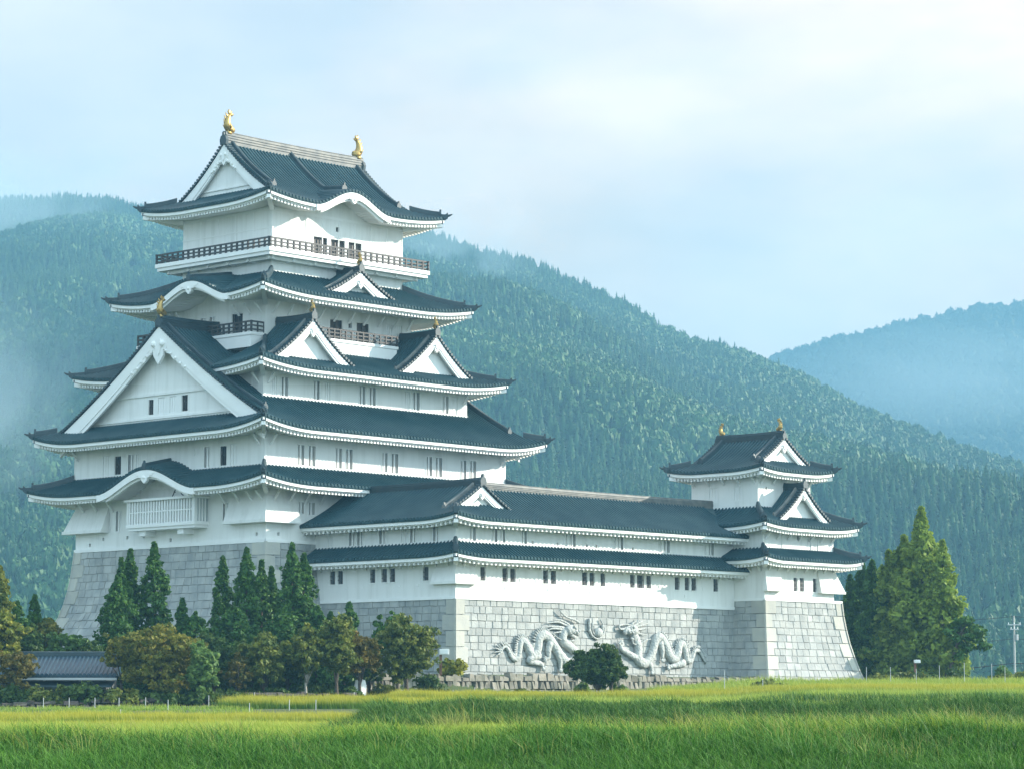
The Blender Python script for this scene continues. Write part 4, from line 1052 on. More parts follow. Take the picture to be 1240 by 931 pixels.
WUl = [(-16.44,-15.77,'w'),(-19.37,-18.66,''),(-20.44,-19.75,''),(-23.38,-22.67,''),(-26.26,-25.52,'w'),(-27.35,-26.69,''),(-30.27,-29.62,'')]
mb = MB(); todo = []
h = [(a, b_, 11.49, 12.71) for a, b_ in WLr] + [(a, b_, 15.03, 16.23) for a, b_, k in WUr] + [(a, a+.26, 15.08, 15.35) for a in (.25, 3.67, 7.78, 9.16, 14.41)]
kd = ['g']*len(WLr) + [k for *_, k in WUr] + ['h']*5
wall_face(mb, Sf, -Y0, X0, X1, 9.80, 17.0, h); todo += [(Sf, -Y0, q, k) for q, k in zip(h, kd)]
h = [(-b_, -a, 11.50, 12.72) for a, b_ in WLl] + [(-b_, -a, 15.0, 16.25) for a, b_, k in WUl]; kd = ['g']*len(WLl) + [k for *_, k in WUl]
wall_face(mb, Sl, -X0, 13.6, -Y0, 9.80, 17.0, h); todo += [(Sl, -X0, q, k) for q, k in zip(h, kd)]
mb.quad((X0+Wt, Y0+Wt, 9.8), (X0+Wt, -14, 9.8), (X0+Wt, -14, 17), (X0+Wt, Y0+Wt, 17)); mb.quad((X0+Wt, Y0+Wt, 9.8), (X1, Y0+Wt, 9.8), (X1, Y0+Wt, 17), (X0+Wt, Y0+Wt, 17))
mb.quad((X0+Wt, Y0+Wt, 2.6), (X0+Wt, -14, 2.6), (X0+Wt, -14, 9.8), (X0+Wt, Y0+Wt, 9.8)); mb.quad((X0+Wt, Y0+Wt, 2.6), (X1, Y0+Wt, 2.6), (X1, Y0+Wt, 9.8), (X0+Wt, Y0+Wt, 9.8))
mb.build('wall', PLASTER, wing)
for S_, o_, q, k in todo: window(wing, S_, o_, q, k)
mb = MB()
Sf.hexa(mb, X0-.08, X1, -Y0-.05, -Y0+.08, 9.74, 10.02); Sl.hexa(mb, 13.6, -Y0+.077, -X0-.05, -X0+.077, 9.74, 10.02)
Sf.hexa(mb, X0-.06, X1, -Y0-.05, -Y0+.05, 14.7, 14.98); Sl.hexa(mb, 14.1, -Y0+.047, -X0-.05, -X0+.047, 14.7, 14.98)
mb.build('wall_moulding', TRIM, wing)
mb = MB()
for u in (-5.0, -1.2, .9, 5.6, 12.9, 18.5, 25.2): Sf.hexa(mb, u-.17, u+.17, -Y0-.05, -Y0+.05, 11.55, 11.85)
for u in (-3.2, 2.6, 8.4, 15.6, 22.4): Sf.hexa(mb, u-.16, u+.16, -Y0-.05, -Y0+.05, 10.75, 11.05)
for u in (18.2, 20.4, 25.3, 27.6): Sl.hexa(mb, u-.17, u+.17, -X0-.05, -X0+.05, 11.0, 11.2)
mb.build('shot_holes', TRIM, wing)
stone_drop(wing, -X0, -Y0, 0, 0, 12.6, 11.1, .42, 2.7, 2.5)
def wing_roof(ov, ze, rise, c, L, run, full, name='roof'):
    """L-shaped roof over the gallery: the skirt when full is False, the pitched top when True."""
    Ac = (X1-X0)/2; ux0 = X0-ov; uy0 = Y0-ov
    SF = Side('-y', 0, 0, 1e9, -uy0); SL = Side('-x', 0, 0, 1e9, -ux0)
    prof = lambda t: rise*((1-c)*t+c*t*t)
    m_ = 5.0
    def ff(u, t):
        e = max(0, u-ux0); return ze+prof(t)+L*max(0, 1-e/m_)**2.2*max(0, 1-t*run/m_)
    def fl(u, t):
        e = max(0, (-uy0)-u); return ze+prof(t)+L*max(0, 1-e/m_)**2.2*max(0, 1-t*run/m_)
    mb = MB(); xm = X0+Wt/2; gd = 2.3/run
    uend = X1 if not full else X1+2.4
    if full:
        tile_slope(mb, SF, run, ff, lambda u: min(gd*1.15, (u-ux0)/run), ux0, xm); tile_slope(mb, SF, run, ff, lambda u: 1.0, xm, X1)
        SF2 = Side('-y', 0, 0, 1e9, -uy0); sub = MB(); tile_slope(sub, SF2, run, lambda u, t: ff(u, .30+t*.70) , lambda u: 0.0, X1, X1+.01)
        tile_slope(mb, SL, run, fl, lambda u: 1.0, 14.0, -uy0-2.3); tile_slope(mb, SL, run, fl, lambda u: min(1, (-uy0-u)/run), -uy0-2.3, -uy0)
        # the part running under the tower roof, back slopes
        for (x, y) in ((X1-.05, X1+2.6),): mb.quad((x, Y0-.1, ze+prof(.35)), (y, Y0-.1, ze+prof(.35)), (y, Y0+Wt/2, ze+rise), (x, Y0+Wt/2, ze+rise))
        SB = Side('+y', 0, 0, 1e9, Y0+Wt+ov); tile_slope(mb, SB, run, lambda u, t: ze+prof(t), lambda u: 1.0, -X1, -xm)
        SR = Side('+x', 0, 0, 1e9, X0+Wt+ov); tile_slope(mb, SR, run, lambda u, t: ze+prof(t), lambda u: 1.0, uy0+2.3, -14.0)
    else:
        tile_slope(mb, SF, run, ff, lambda u: min(1, max(0, (u-ux0)/run)), ux0, X1); tile_slope(mb, SL, run, fl, lambda u: min(1, max(0, (-uy0-u)/run)), 14.0, -uy0)
    part = mb.build(name, TILE, wing); part['org'] = wing['org']
    fa, so, ra = MB(), MB(), MB()
    for S_, f_, u0, u1, wo, crn in ((SF, ff, ux0, X1, -Y0, 'lo'), (SL, fl, 14.0, -uy0, -X0, 'hi')):
        us = us_range(u0, u1, 80)
        def sh(u, o): 
            k = S_.B-o; return u + (k*max(0, 1-(u-u0)/6) if crn == 'lo' else -k*max(0, 1-(u1-u)/6))
        for (o0, o1, tp, bt) in ((S_.B-.10, S_.B-.36, -.17, -.48), (S_.B-.36, S_.B-.5, -.19, -.58)):
            vs = []
            for u in us:
                for o, dz in ((o0, tp), (o1, tp), (o1, bt), (o0, bt)): vs.append(S_.P(sh(u, o), o, f_(u, 0)+dz))
            n = len(us); fs = [(i*4+j, i*4+(j+1) % 4, (i+1)*4+(j+1) % 4, (i+1)*4+j) for i in range(n-1) for j in range(4)] + [(3, 2, 1, 0), tuple((n-1)*4+j for j in range(4))]
            fa.add(vs, fs)
        vs = []
        for u in us: vs += [S_.P(sh(u, S_.B-.4), S_.B-.4, f_(u, 0)-.44), S_.P(sh(u, wo), wo-.02, f_(u, 0)-.3)]
        so.add(vs, [(2*i, 2*i+1, 2*i+3, 2*i+2) for i in range(len(us)-1)])
        k = round((u1-u0-.9)/.56)
        for i in range(k+1):
            u = (u0+.5 if crn == 'lo' else u0)+(u1-u0-.6)*i/k; z = f_(u, 0); ob = S_.B-.4; oi = wo-.02
            edge = (u-u0) if crn == 'lo' else (u1-u)
            if edge < ov: oi = max(oi, S_.B-edge)
            if ob-oi < .1: continue
            zi = z-.50+.1*(ob-oi); zo = z-.50; w = .105; hh = .29
            ra.hexa([S_.P(u-w, oi, zi-hh), S_.P(u+w, oi, zi-hh), S_.P(u+w, ob, zo-hh), S_.P(u-w, ob, zo-hh), S_.P(u-w, oi, zi), S_.P(u+w, oi, zi), S_.P(u+w, ob, zo), S_.P(u-w, ob, zo)])
    fa.build('fascia', TRIM, part); so.build('soffit', TRIM, part); ra.build('rafters', TRIM, part)
    # corner hip
    n = 8; tt = gd*.95 if full else 1.0
    pts = [(ux0+tt*run*i/n, uy0+tt*run*i/n, ff(ux0+tt*run*i/n, tt*i/n)+.04) for i in range(n+1)]
    mb = MB(); mb.sweep(pts[1:], RIDGEPROF(.44, .45)); mb.sweep([Vector(pts[0])+Vector((-.12, -.12, .12))]+pts[:3], RIDGEPROF(.36, .3)); ridge_end(mb, Vector(pts[1]), (-1, -1), .62); mb.build('hip_ridge', DARKTILE, part)
    p1_ = Vector((ux0+.22, uy0+.22, ff(ux0, 0)-.6)); p0_ = Vector((X0, Y0, ze-.5)); mb = MB(); mb.sweep([p0_, p1_], [(-.2, -.34), (.2, -.34), (.2, .1), (-.2, .1)]); mb.build('corner_rafter', TRIM, part)
    d = (p1_-p0_).normalized(); mb = MB(); mb.sweep([p1_-d*.4+Vector((0, 0, .12)), p1_+d*.05+Vector((0, 0, .12))], [(-.23, -.12), (.23, -.12), (.23, .16), (-.23, .16)]); mb.build('corner_cap', DARKTILE, part)
    return part, ff, fl, prof
wl, *_ = wing_roof(2.0, 13.60, 1.22, .1, .35, 2.0, False)
wl['label'] = 'low tiled skirt roof between the two storeys of the gallery'
wu, wff, wfl, wprof = wing_roof(2.0, 16.92, 3.3, .28, .45, 6.0, True)
zr = 16.92+3.3; xm = X0+Wt/2; ym = Y0+Wt/2
gcurve = lambda q: 16.92 + wprof(1-q/6.0)
Sg = Side('-y', xm, 0, 1, -Y0)
gable(wu, Sg, 0, 31.95, 3.75, gcurve, 17.6, .55, .5, (), .6)
mb = MB(); SR = Side('+x', 0, 0, 1e9, xm+6.0)         # right slope of the small front gable
tile_slope(mb, SR, 6.0, lambda u, t: 16.92+wprof(t), lambda u: 1.0, -31.98, -28.0); mb.build('gable_slope', TILE, wu)
mb = MB(); pts = [(xm-q, -31.0, gcurve(q)+.04) for q in [4.0*(1-i/10)+.3*i/10 for i in range(11)]]
mb.sweep(pts, RIDGEPROF(.42, .42)); ridge_end(mb, Vector(pts[0]), (-1, 0), .55); mb.build('descending_ridge', RIDGE, wu)
main_ridge(wu, (xm, -31.85, zr), (xm, -14.0, zr), .6, .6, DARKTILE, ends=False); main_ridge(wu, (xm+.3, ym, zr), (X1+1.5, ym, zr-.02), .6, .6, RIDGE, ends=False)  # shade put in by tile colour: dark on the shadow-side ridge, pale on the sunlit
mb = MB(); ridge_end(mb, (xm, -31.95, zr+.1), (0, -1), .8); mb.build('ridge_end_tile', DARKTILE, wu)
brackets(wing, Sf, -Y0, 13.14, lin(-8.8, 29.2, 27), .42); brackets(wing, Sl, -X0, 13.14, lin(14.9, 31.5, 12), .42)

# the carved dragons on the stone base
def catmull(pts, n=6):
    P_ = [np.array(p, float) for p in pts]; P_ = [P_[0]*2-P_[1]] + P_ + [P_[-1]*2-P_[-2]]; out_ = []
    for i in range(1, len(P_)-2):
        for k in range(n):
            t = k/n; a, b_, c, d = P_[i-1], P_[i], P_[i+1], P_[i+2]
            out_.append(tuple(.5*((2*b_)+(-a+c)*t+(2*a-5*b_+4*c-d)*t*t+(-a+3*b_-3*c+d)*t**3)))
    out_.append(tuple(P_[-2])); return out_
WY = Y0 - .08
def rel(pts, r0, r1=None, up=.12, n=5, nseg=8, taper=None):
    q = catmull(pts, n); m_ = len(q)
    rad = [taper(i/(m_-1)) for i in range(m_)] if taper else [r0+(r1-r0)*i/(m_-1) for i in range(m_)]
    return [(x, WY-up, z) for x, z in q], rad
def dragon(body, legs, snout, jaw, manes, whisk, horn, fan, head, flip, label):
    mb = MB(); sq = ((0, 1, 0), .75)
    p, r_ = rel(body, 0, taper=lambda t: (.12+.36*min(1, t/.45)) if t < .85 else .46)
    mb.tube(p, r_, 10, sq)
    for i in range(4, int(len(p)*.62), 1):                          # crest along the back
        t = Vector(p[min(i+1, len(p)-1)])-Vector(p[i-1]); nrm = Vector((-t.z, 0, t.x)).normalized()
        if nrm.z < -.1: nrm = -nrm
        if nrm.z < .15: continue
        a = Vector(p[i])+nrm*r_[i]*.85; mb.tube([a, a+nrm*.20+Vector((-.1*flip, -.05, 0)), a+nrm*.32+Vector((-.2*flip, 0, .04))], [.11, .08, .015], 5)
    for lg in legs:
        q, rr_ = rel(lg, .40, .17, up=.2); mb.tube(q, rr_, 8, sq); e = Vector(q[-1]); dv = (Vector(q[-1])-Vector(q[-4])).normalized()
        for k in range(5):
            an = (k-2)*.55; dd = Vector((dv.x*math.cos(an)-dv.z*math.sin(an), -.2, dv.x*math.sin(an)+dv.z*math.cos(an)))
            mb.tube([e, e+dd*.22+Vector((0, -.08, 0)), e+dd*.42], [.13, .11, .03], 6)
    hx, hz = head
    mb.ball((hx, WY-.25, hz), (.72, .42, .52), 12, 8, .06)
    q, rr_ = rel(snout, .40, .22, up=.35); mb.tube(q, rr_, 8, sq); q, rr_ = rel(jaw, .26, .12, up=.3); mb.tube(q, rr_, 8, sq)
    for k in (0, 1): mb.ball((hx+flip*(.25+.3*k), WY-.62+.1*k, hz+.28-.12*k), .14, 7, 5)
    for k in range(5): mb.ball((hx+flip*(.1+.22*k), WY-.55, hz-.1-.12*(k % 2)), .13, 6, 5)
    for mn in manes:
        q, rr_ = rel(mn, .17, .02, up=.15); mb.tube(q, rr_, 6)
    q, rr_ = rel(whisk, .085, .05, up=.3); mb.tube(q, rr_, 6); q, rr_ = rel(horn, .13, .05, up=.22); mb.tube(q, rr_, 6)
    for fn in fan:
        q, rr_ = rel(fn, .11, .02, up=.1); mb.tube(q, rr_, 5)
    o = mb.build('dragon_relief', RELIEF, wing, smooth=True); o['label'] = label
D = {}
D['bodyL'] = [(-4.09, 5.19), (-3.61, 5.6), (-3.14, 5.37), (-2.78, 4.8), (-2.3, 4.48), (-1.82, 4.65), (-1.63, 5.39), (-1.46, 6.05), (-1.05, 6.13), (-0.56, 5.65), (-0.01, 4.92), (0.55, 5.01), (0.85, 5.67), (1.02, 6.42), (1.63, 6.76), (2.27, 6.52), (3.11, 5.71), (4.0, 4.81), (4.92, 4.24), (5.84, 4.45), (6.0, 5.17), (5.17, 5.77), (4.3, 6.23), (4.43, 6.98), (5.18, 7.24)]
D['legL1'] = [(0.97, 4.94), (-0.49, 4.37), (1.09, 4.11), (1.46, 3.79)]
D['legL2'] = [(2.44, 6.11), (2.2, 5.36), (2.19, 4.7), (1.83, 4.53)]
D['legL3'] = [(3.31, 5.38), (3.8, 4.39), (3.85, 3.65)]
D['snoutL'] = [(5.05, 7.24), (5.8, 7.09), (6.26, 6.89)]
D['jawL'] = [(5.18, 6.91), (5.68, 6.62), (6.1, 6.62)]
D['maneL'] = [[(5.05, 7.57), (3.56, 7.96), (1.83, 7.8)], [(4.8, 7.4), (3.31, 7.54), (1.71, 7.47)], [(4.8, 7.23), (3.06, 7.36), (1.88, 7.14)], [(5.05, 6.99), (3.81, 7.05), (2.44, 6.82)], [(5.05, 7.74), (4.06, 8.13), (2.94, 8.16)]]
D['whiskL'] = [(6.18, 6.59), (5.55, 6.28), (4.3, 6.26), (3.31, 6.54), (2.69, 6.94)]
D['hornL'] = [(6.44, 7.97), (5.81, 8.22), (4.81, 8.43), (4.18, 8.72), (3.69, 9.12)]
D['fanL'] = [[(-3.97, 5.24), (-4.56, 5.67), (-4.92, 5.78)], [(-3.97, 5.19), (-4.68, 5.42), (-5.15, 5.38)], [(-3.97, 5.14), (-4.68, 5.1), (-5.08, 4.97)], [(-3.92, 5.11), (-4.44, 4.86), (-4.87, 4.66)], [(-3.85, 5.36), (-4.21, 5.67), (-4.4, 5.88)]]
D['bodyR'] = [(25.07, 4.56), (24.74, 5.0), (24.25, 5.55), (23.56, 5.65), (23.19, 5.06), (22.86, 4.62), (22.31, 4.7), (22.04, 5.48), (21.64, 6.21), (21.09, 6.08), (20.9, 5.38), (20.4, 4.77), (19.73, 5.02), (19.06, 6.05), (18.26, 6.81), (17.59, 6.54), (17.18, 5.59), (16.64, 4.72), (15.84, 4.28), (14.92, 4.7), (15.01, 5.55), (14.8, 6.32), (14.28, 7.08), (13.76, 7.41)]
D['legR1'] = [(15.58, 4.45), (14.0, 5.03), (12.57, 5.6), (12.31, 6.06)]
D['legR2'] = [(16.37, 4.37), (16.77, 4.04), (16.9, 3.56)]
D['legR3'] = [(21.76, 4.39), (20.4, 4.16), (19.45, 3.98)]
D['legR4'] = [(18.13, 6.38), (18.47, 5.52), (18.51, 4.74)]
D['snoutR'] = [(14.02, 7.42), (13.1, 7.31), (12.71, 7.08)]
D['jawR'] = [(14.02, 6.99), (14.41, 6.57), (13.75, 6.64)]
D['maneR'] = [[(14.02, 7.76), (15.34, 7.87), (16.54, 8.15)], [(14.02, 7.5), (15.34, 7.53), (16.67, 7.73)], [(14.28, 7.25), (15.34, 7.1), (16.4, 7.03)], [(14.29, 7.76), (15.08, 8.12), (16.14, 8.45)], [(14.02, 7.93), (14.42, 8.19), (15.21, 8.5)]]
D['whiskR'] = [(13.88, 6.73), (14.14, 6.14), (15.06, 6.15), (15.99, 6.51), (16.66, 6.61)]
D['hornR'] = [(13.76, 7.75), (12.45, 7.47), (12.14, 7.8), (12.98, 7.94), (14.42, 7.94), (15.03, 8.5)]
D['flame'] = [[(8.08, 8.39), (8.03, 7.63), (8.33, 6.88), (9.15, 6.51), (9.86, 6.83), (10.18, 7.51), (9.62, 8.34)], [(8.46, 7.98), (8.46, 7.31), (8.84, 6.81)], [(9.87, 7.84), (9.92, 7.33), (9.66, 6.91)], [(7.95, 7.3), (8.21, 7.13), (8.46, 6.63)]]

dragon(D['bodyL'], [D['legL1'], D['legL2'], D['legL3']], D['snoutL'], D['jawL'], D['maneL'], D['whiskL'], D['hornL'], D['fanL'], (5.1, 7.25), 1, 'carved stone dragon facing right, left one of the pair')
dragon(D['bodyR'], [D['legR1'], D['legR2'], D['legR3'], D['legR4']], D['snoutR'], D['jawR'], D['maneR'], D['whiskR'], D['hornR'], [[(25.07, 4.6), (25.3, 4.3)], [(25.0, 4.6), (25.45, 4.5)]], (14.1, 7.4), -1, 'carved stone dragon facing left, right one of the pair')
mb = MB(); mb.ball((9.3, WY-.1, 7.12), (.55, .3, .46), 14, 9)
for fl in D['flame']:
    q, rr_ = rel(fl, .14, .07, up=.08); mb.tube(q, rr_, 6)
mb.build('pearl_relief', RELIEF, wing, smooth=True)

# ------------------------------------------------------------------ the corner tower
tw = castle_root('corner_tower', 35.7, -30.15, 2.6, 'three-tier white corner tower with small gables on a flared stone base, right end of castle', 'castle tower')
tx, ty = 35.7, -30.15
tz = [2.4, 2.77, 4.34, 6.68, 8.83, 10.72]; tk = [1.68, 1.55, 1.05, .5, .15, 0.0]
tf = lambda z: float(np.interp(z, tz, tk))
# stone base reaches further to the right than the walls
F1 = Side('-y', 36.33, ty, 6.33, 6.1); F2 = Side('-x', 36.33, ty, 6.1, 6.33); F3 = Side('+x', 36.33, ty, 6.1, 6.33)
masonry(tw, [(F1, lambda z: -6.33-tf(z), lambda z: 6.33+tf(z), lambda z: 6.1+tf(z)-.1, True, True), (F2, lambda z: -6.1-tf(z), lambda z: 6.1+tf(z), lambda z: 6.33+tf(z)-.1, True, True), (F3, lambda z: -6.1-tf(z), lambda z: 6.1+tf(z), lambda z: 6.33+tf(z)-.1, True, True)], rows_between(2.4, 10.70, .69), wmin=.8, wmax=1.3)
mb = MB(); mb.box(29.95, 42.72, ty-6.17, ty+6.17, 10.60, 10.86); mb.build('plinth_moulding', TRIM, tw)
storey(tw, tx, ty, 5.68, 6.08, 10.86, 15.0, front=[(34.71,35.35,11.65,13.00,'g'),(35.73,36.46,11.65,13.00,'g'),(37.89,38.51,11.65,13.0,'g')])
S = Side('-y', tx, ty, 5.68, 6.08)                    # two flared boxes on the front
for ua, ub, ea, eb in ((-5.66, -3.3, -5.95, -3.3), (2.9, 5.66, 2.9, 6.9)):
    mb = MB(); vs = []
    for z, e, x0, x1 in ((14.1, .03, ua, ub), (11.75, .55, ea, eb), (11.75, .60, ea-.03, eb+.03), (11.55, .60, ea-.03, eb+.03)): vs += [S.P(x0, 6.05, z), S.P(x0, 6.08+e, z), S.P(x1, 6.08+e, z), S.P(x1, 6.05, z)]
    mb.add(vs, [(k*4+i, k*4+(i+1) % 4, (k+1)*4+(i+1) % 4, (k+1)*4+i) for k in range(3) for i in range(4)] + [(12, 13, 14, 15)]); mb.build('flared_bay', PLASTER, tw)
q1 = Roof(tx, ty, 8.09, 8.22, 14.68, 1.05, .12, .35, 2.3, 2.19, m=1.6)
skirt_roof(tw, q1, (5.79, 6.03), (5.68, 6.08), corners=((-1, -1), (1, -1), (1, 1)))
brackets(tw, S, 6.08, 14.15, lin(-5.2, 5.4, 8), .62); brackets(tw, Side('-x', tx, ty, 6.08, 5.68), 5.68, 14.15, [5.6, 4.3], .62)
storey(tw, tx, ty, 5.79, 6.03, 14.9, 18.4, front=[(32.16,32.92,15.85,17.20,'w'),(36.95,37.72,15.85,17.15,'w'),(38.03,38.87,15.85,17.15,'w'),(35.42,35.82,16.77,17.20,'h')])
q2 = Roof(tx, ty, 7.85, 7.92, 18.0, 1.95, .2, .44, 3.54, 3.64, m=1.5)
skirt_roof(tw, q2, (4.31, 4.28), (5.79, 6.03), corners=((-1, -1), (1, -1), (1, 1)))
brackets(tw, Side('-y', tx, ty, 5.79, 6.03), 6.03, 17.45, lin(-5.4, 5.4, 7), .75)
dormer(tw, q2.side('-y'), 0.0, 6.85, 4.1, 22.0, 18.75, 4.3, board=.5, pend=.55, orn=0, label='steep little dormer gable on the middle roof')
storey(tw, tx, ty, 4.31, 4.28, 18.8, 24.0, left=[(-29.25,-28.21,20.66,22.12,'w'),(-32.41,-31.41,20.69,22.14,'w')], front=[(32.6, 32.85, 21.8, 22.05, 'h')])
q3 = Roof(tx, ty, 6.04, 6.19, 23.65, 3.55, .36, .40, 6.04, 6.04, m=.75)
irimoya(tw, q3, 'y', 4.4, 3.9, (4.31, 4.28), .5, pend=.8, ridge_h=.7, fishes=.62, verge_mat=DARKTILE)
brackets(tw, Side('-y', tx, ty, 4.31, 4.28), 4.28, 23.1, lin(-3.9, 3.9, 5), .75); brackets(tw, Side('-x', tx, ty, 4.28, 4.31), 4.31, 23.1, lin(-3.9, 3.9, 5), .75)

# ------------------------------------------------------------------ vegetation builders
def leaf_cloud(name, C, Rr, per, leaf, tint, mat, parent, flat=.8, droop=0.0, shell=.45):
    """crown of small leaf sprays: C clump centres (n,3), Rr clump radii, per sprays each."""
    n = len(C); tot = n*per
    d = rng.normal(size=(tot, 3)); d /= np.linalg.norm(d, axis=1)[:, None]
    k = rng.uniform(shell, 1, tot)**.6
    off = d*k[:, None]*np.repeat(Rr, per)[:, None]; off[:, 2] *= flat
    c = np.repeat(C, per, 0)+off
    nrm = d*0.7+rng.normal(size=(tot, 3))*.6; nrm[:, 2] += .25; nrm /= np.linalg.norm(nrm, axis=1)[:, None]
    a = np.cross(nrm, rng.normal(size=(tot, 3))); a /= np.linalg.norm(a, axis=1)[:, None]; b_ = np.cross(nrm, a)
    s = (leaf*rng.uniform(.6, 1.25, tot))[:, None]
    a *= s*.5; b_ *= s*.85
    a[:, 2] -= 0; b_[:, 2] -= droop*s[:, 0]
    V = np.stack([c-b_, c+a-b_*.1, c+b_, c-a-b_*.1], 1).reshape(-1, 3)
    t = np.repeat(np.clip(np.repeat(tint, per)+rng.normal(0, .13, tot), 0, 1), 4)
    return np_mesh(name, V, np.arange(tot*4), np.full(tot, 4), mat, parent, {'tint': t})

def trunk_mesh(parent, H, r0, r1, mat, lean=(0, 0), limbs=(), z0=-.3):
    mb = MB(); n = 7; pts = [(lean[0]*(i/n)**1.3+.05*math.sin(i*1.7), lean[1]*(i/n), z0+(H-z0)*i/n) for i in range(n+1)]
    mb.tube(pts, [r0*(1.25 if i == 0 else 1)*(1-i/n)+r1*i/n for i in range(n+1)], 8)
    for lb in limbs: mb.tube(lb, [r0*.45]+[r0*.25]*(len(lb)-2)+[r0*.08], 6)
    return mb.build('trunk', mat, parent, smooth=True)

def tree_root(name, px, Y, label, cat, group=None, z=None):
    X = fwd(px, Y); z = float(ground_z(X, Y)) if z is None else z
    o = empty(name, (X, Y, z)); tag(o, label, cat, group); return o, z

def conifer(px, ty, Y, hw, label, mat=CEDAR, group='cedars below the keep', low=.04, per=24, leaf=.21, dens=1.0, name='cedar_tree', pw=.8, cat='conifer', droop=.1, tb=.4, bark=BARK):
    o, z = tree_root(name, px, Y, label, cat, group); H = hgt(ty, Y)-z; rad = hw/3458.3*Y*1.12
    n = int(520*dens*max(.35, H/12)); t = rng.uniform(0, 1, n)**1.15; h = low+(1-low)*t
    prof = np.minimum(1.0, ((1-h)/(1-low)*1.3)**pw); a = rng.uniform(0, 6.28, n)
    prof = prof*(.80+.17*np.sin(h*29+px+2*np.sin(a))+.20*np.sin(3*a+h*11+px))*np.minimum(1, (1-h)*7+.25)+.015
    rr = rad*prof*rng.uniform(.3, 1.0, n)**.55
    C = np.stack([rr*np.cos(a), rr*np.sin(a), h*H-.12*rr], -1)
    Rr = np.clip((.05+.20*prof)*rad*rng.uniform(.5, 1.2, n), .12, .75)
    tint = np.clip(tb+rng.normal(0, .16, n)+.12*(rr/(rad*prof+.01)-.7), 0, 1)
    C[-1] = (0, 0, H-.15); Rr[-1] = .12; C[-2] = (0, 0, H-.45); Rr[-2] = .17; C[-3] = (0.05, 0, H-.8); Rr[-3] = .24
    trunk_mesh(o, H*.93, .10+.012*H, .02, bark)
    leaf_cloud('crown', C, Rr, per, leaf, tint, mat, o, flat=.85, droop=droop)
    return o

def broadleaf(px, ty, Y, hw, label, mat, cy=None, name='broadleaf_tree', cat='tree', group=None, bark=BARK, per=60, leaf=.26, n=60, stems=1, tb=.45, lean=0.0, trunk=.16, flat=.7, cb=None):
    """round-crowned tree: cy is the image row of the crown's lower edge."""
    o, z = tree_root(name, px, Y, label, cat, group); H = hgt(ty, Y)-z; rad = hw/3458.3*Y
    zb = (hgt(cy, Y)-z) if cy else H*.25; zc = (H+zb)/2; rz = (H-zb)/2
    n = int(n*3.0); per = int(per*.5); leaf = leaf*.82; d = rng.normal(size=(n, 3)); d /= np.linalg.norm(d, axis=1)[:, None]; k = rng.uniform(.25, 1, n)**.45
    lump = .94+.24*np.sin(d[:, 0]*4+px)+.20*np.sin(d[:, 2]*6+px*.7)+.10*np.sin(d[:, 0]*11+d[:, 2]*7+px)
    cl = .11*min(rad, rz)+.13
    C = d*(k*lump)[:, None]*np.array([max(.2, rad-cl*.8), max(.2, rad-cl*.8), max(.2, rz-cl*.6)]) + np.array([lean, 0, zc]) + rng.normal(0, 1, (n, 3))*np.array([.10*rad, .10*rad, .08*rz])
    Rr = cl*rng.uniform(.6, 1.25, n)
    tint = np.clip(tb+rng.normal(0, .2, n), 0, 1)
    lb = []
    for i in range(7):
        e = C[rng.integers(0, n)]; b0 = zb*.55+.25*rz*rng.uniform(0, 1)
        lb.append([(lean*.3, 0, b0), (e[0]*.45+lean*.2, e[1]*.45, b0+(e[2]-b0)*.6), tuple(e)])
    trunk_mesh(o, zc, trunk, trunk*.4, bark, (lean*.6, 0), lb)
    leaf_cloud('crown', C, Rr, per, leaf, tint, mat, o, flat=flat, shell=.3)
    return o

def shrub(px, ty, Y, hw, label, mat, group=None, per=40, n=26, leaf=.22, name='shrub', z=None, tb=.4, cat='shrub'):
    o, z = tree_root(name, px, Y, label, cat, group, z); H = max(.4, hgt(ty, Y)-z); rad = hw/3458.3*Y
    a = rng.uniform(0, 6.28, n); k = rng.uniform(0, 1, n)**.5; h = rng.uniform(.15, .85, n)*np.sqrt(1-(k*.85)**2)
    C = np.stack([rad*k*np.cos(a), min(rad, 1.4)*k*np.sin(a), h*H], -1); Rr = .2*H+.14+.1*rng.random(n)
    leaf_cloud('foliage', C, Rr, per, leaf, np.clip(tb+rng.normal(0, .2, n), 0, 1), mat, o, flat=.8, shell=.2)
    mb = MB()
    for i in range(6): e = C[i]; mb.tube([(e[0]*.2, e[1]*.2, -.15), (e[0]*.7, e[1]*.7, e[2]*.6), tuple(e)], [.05, .035, .01], 5)
    mb.build('stems', BARK, o)
    return o

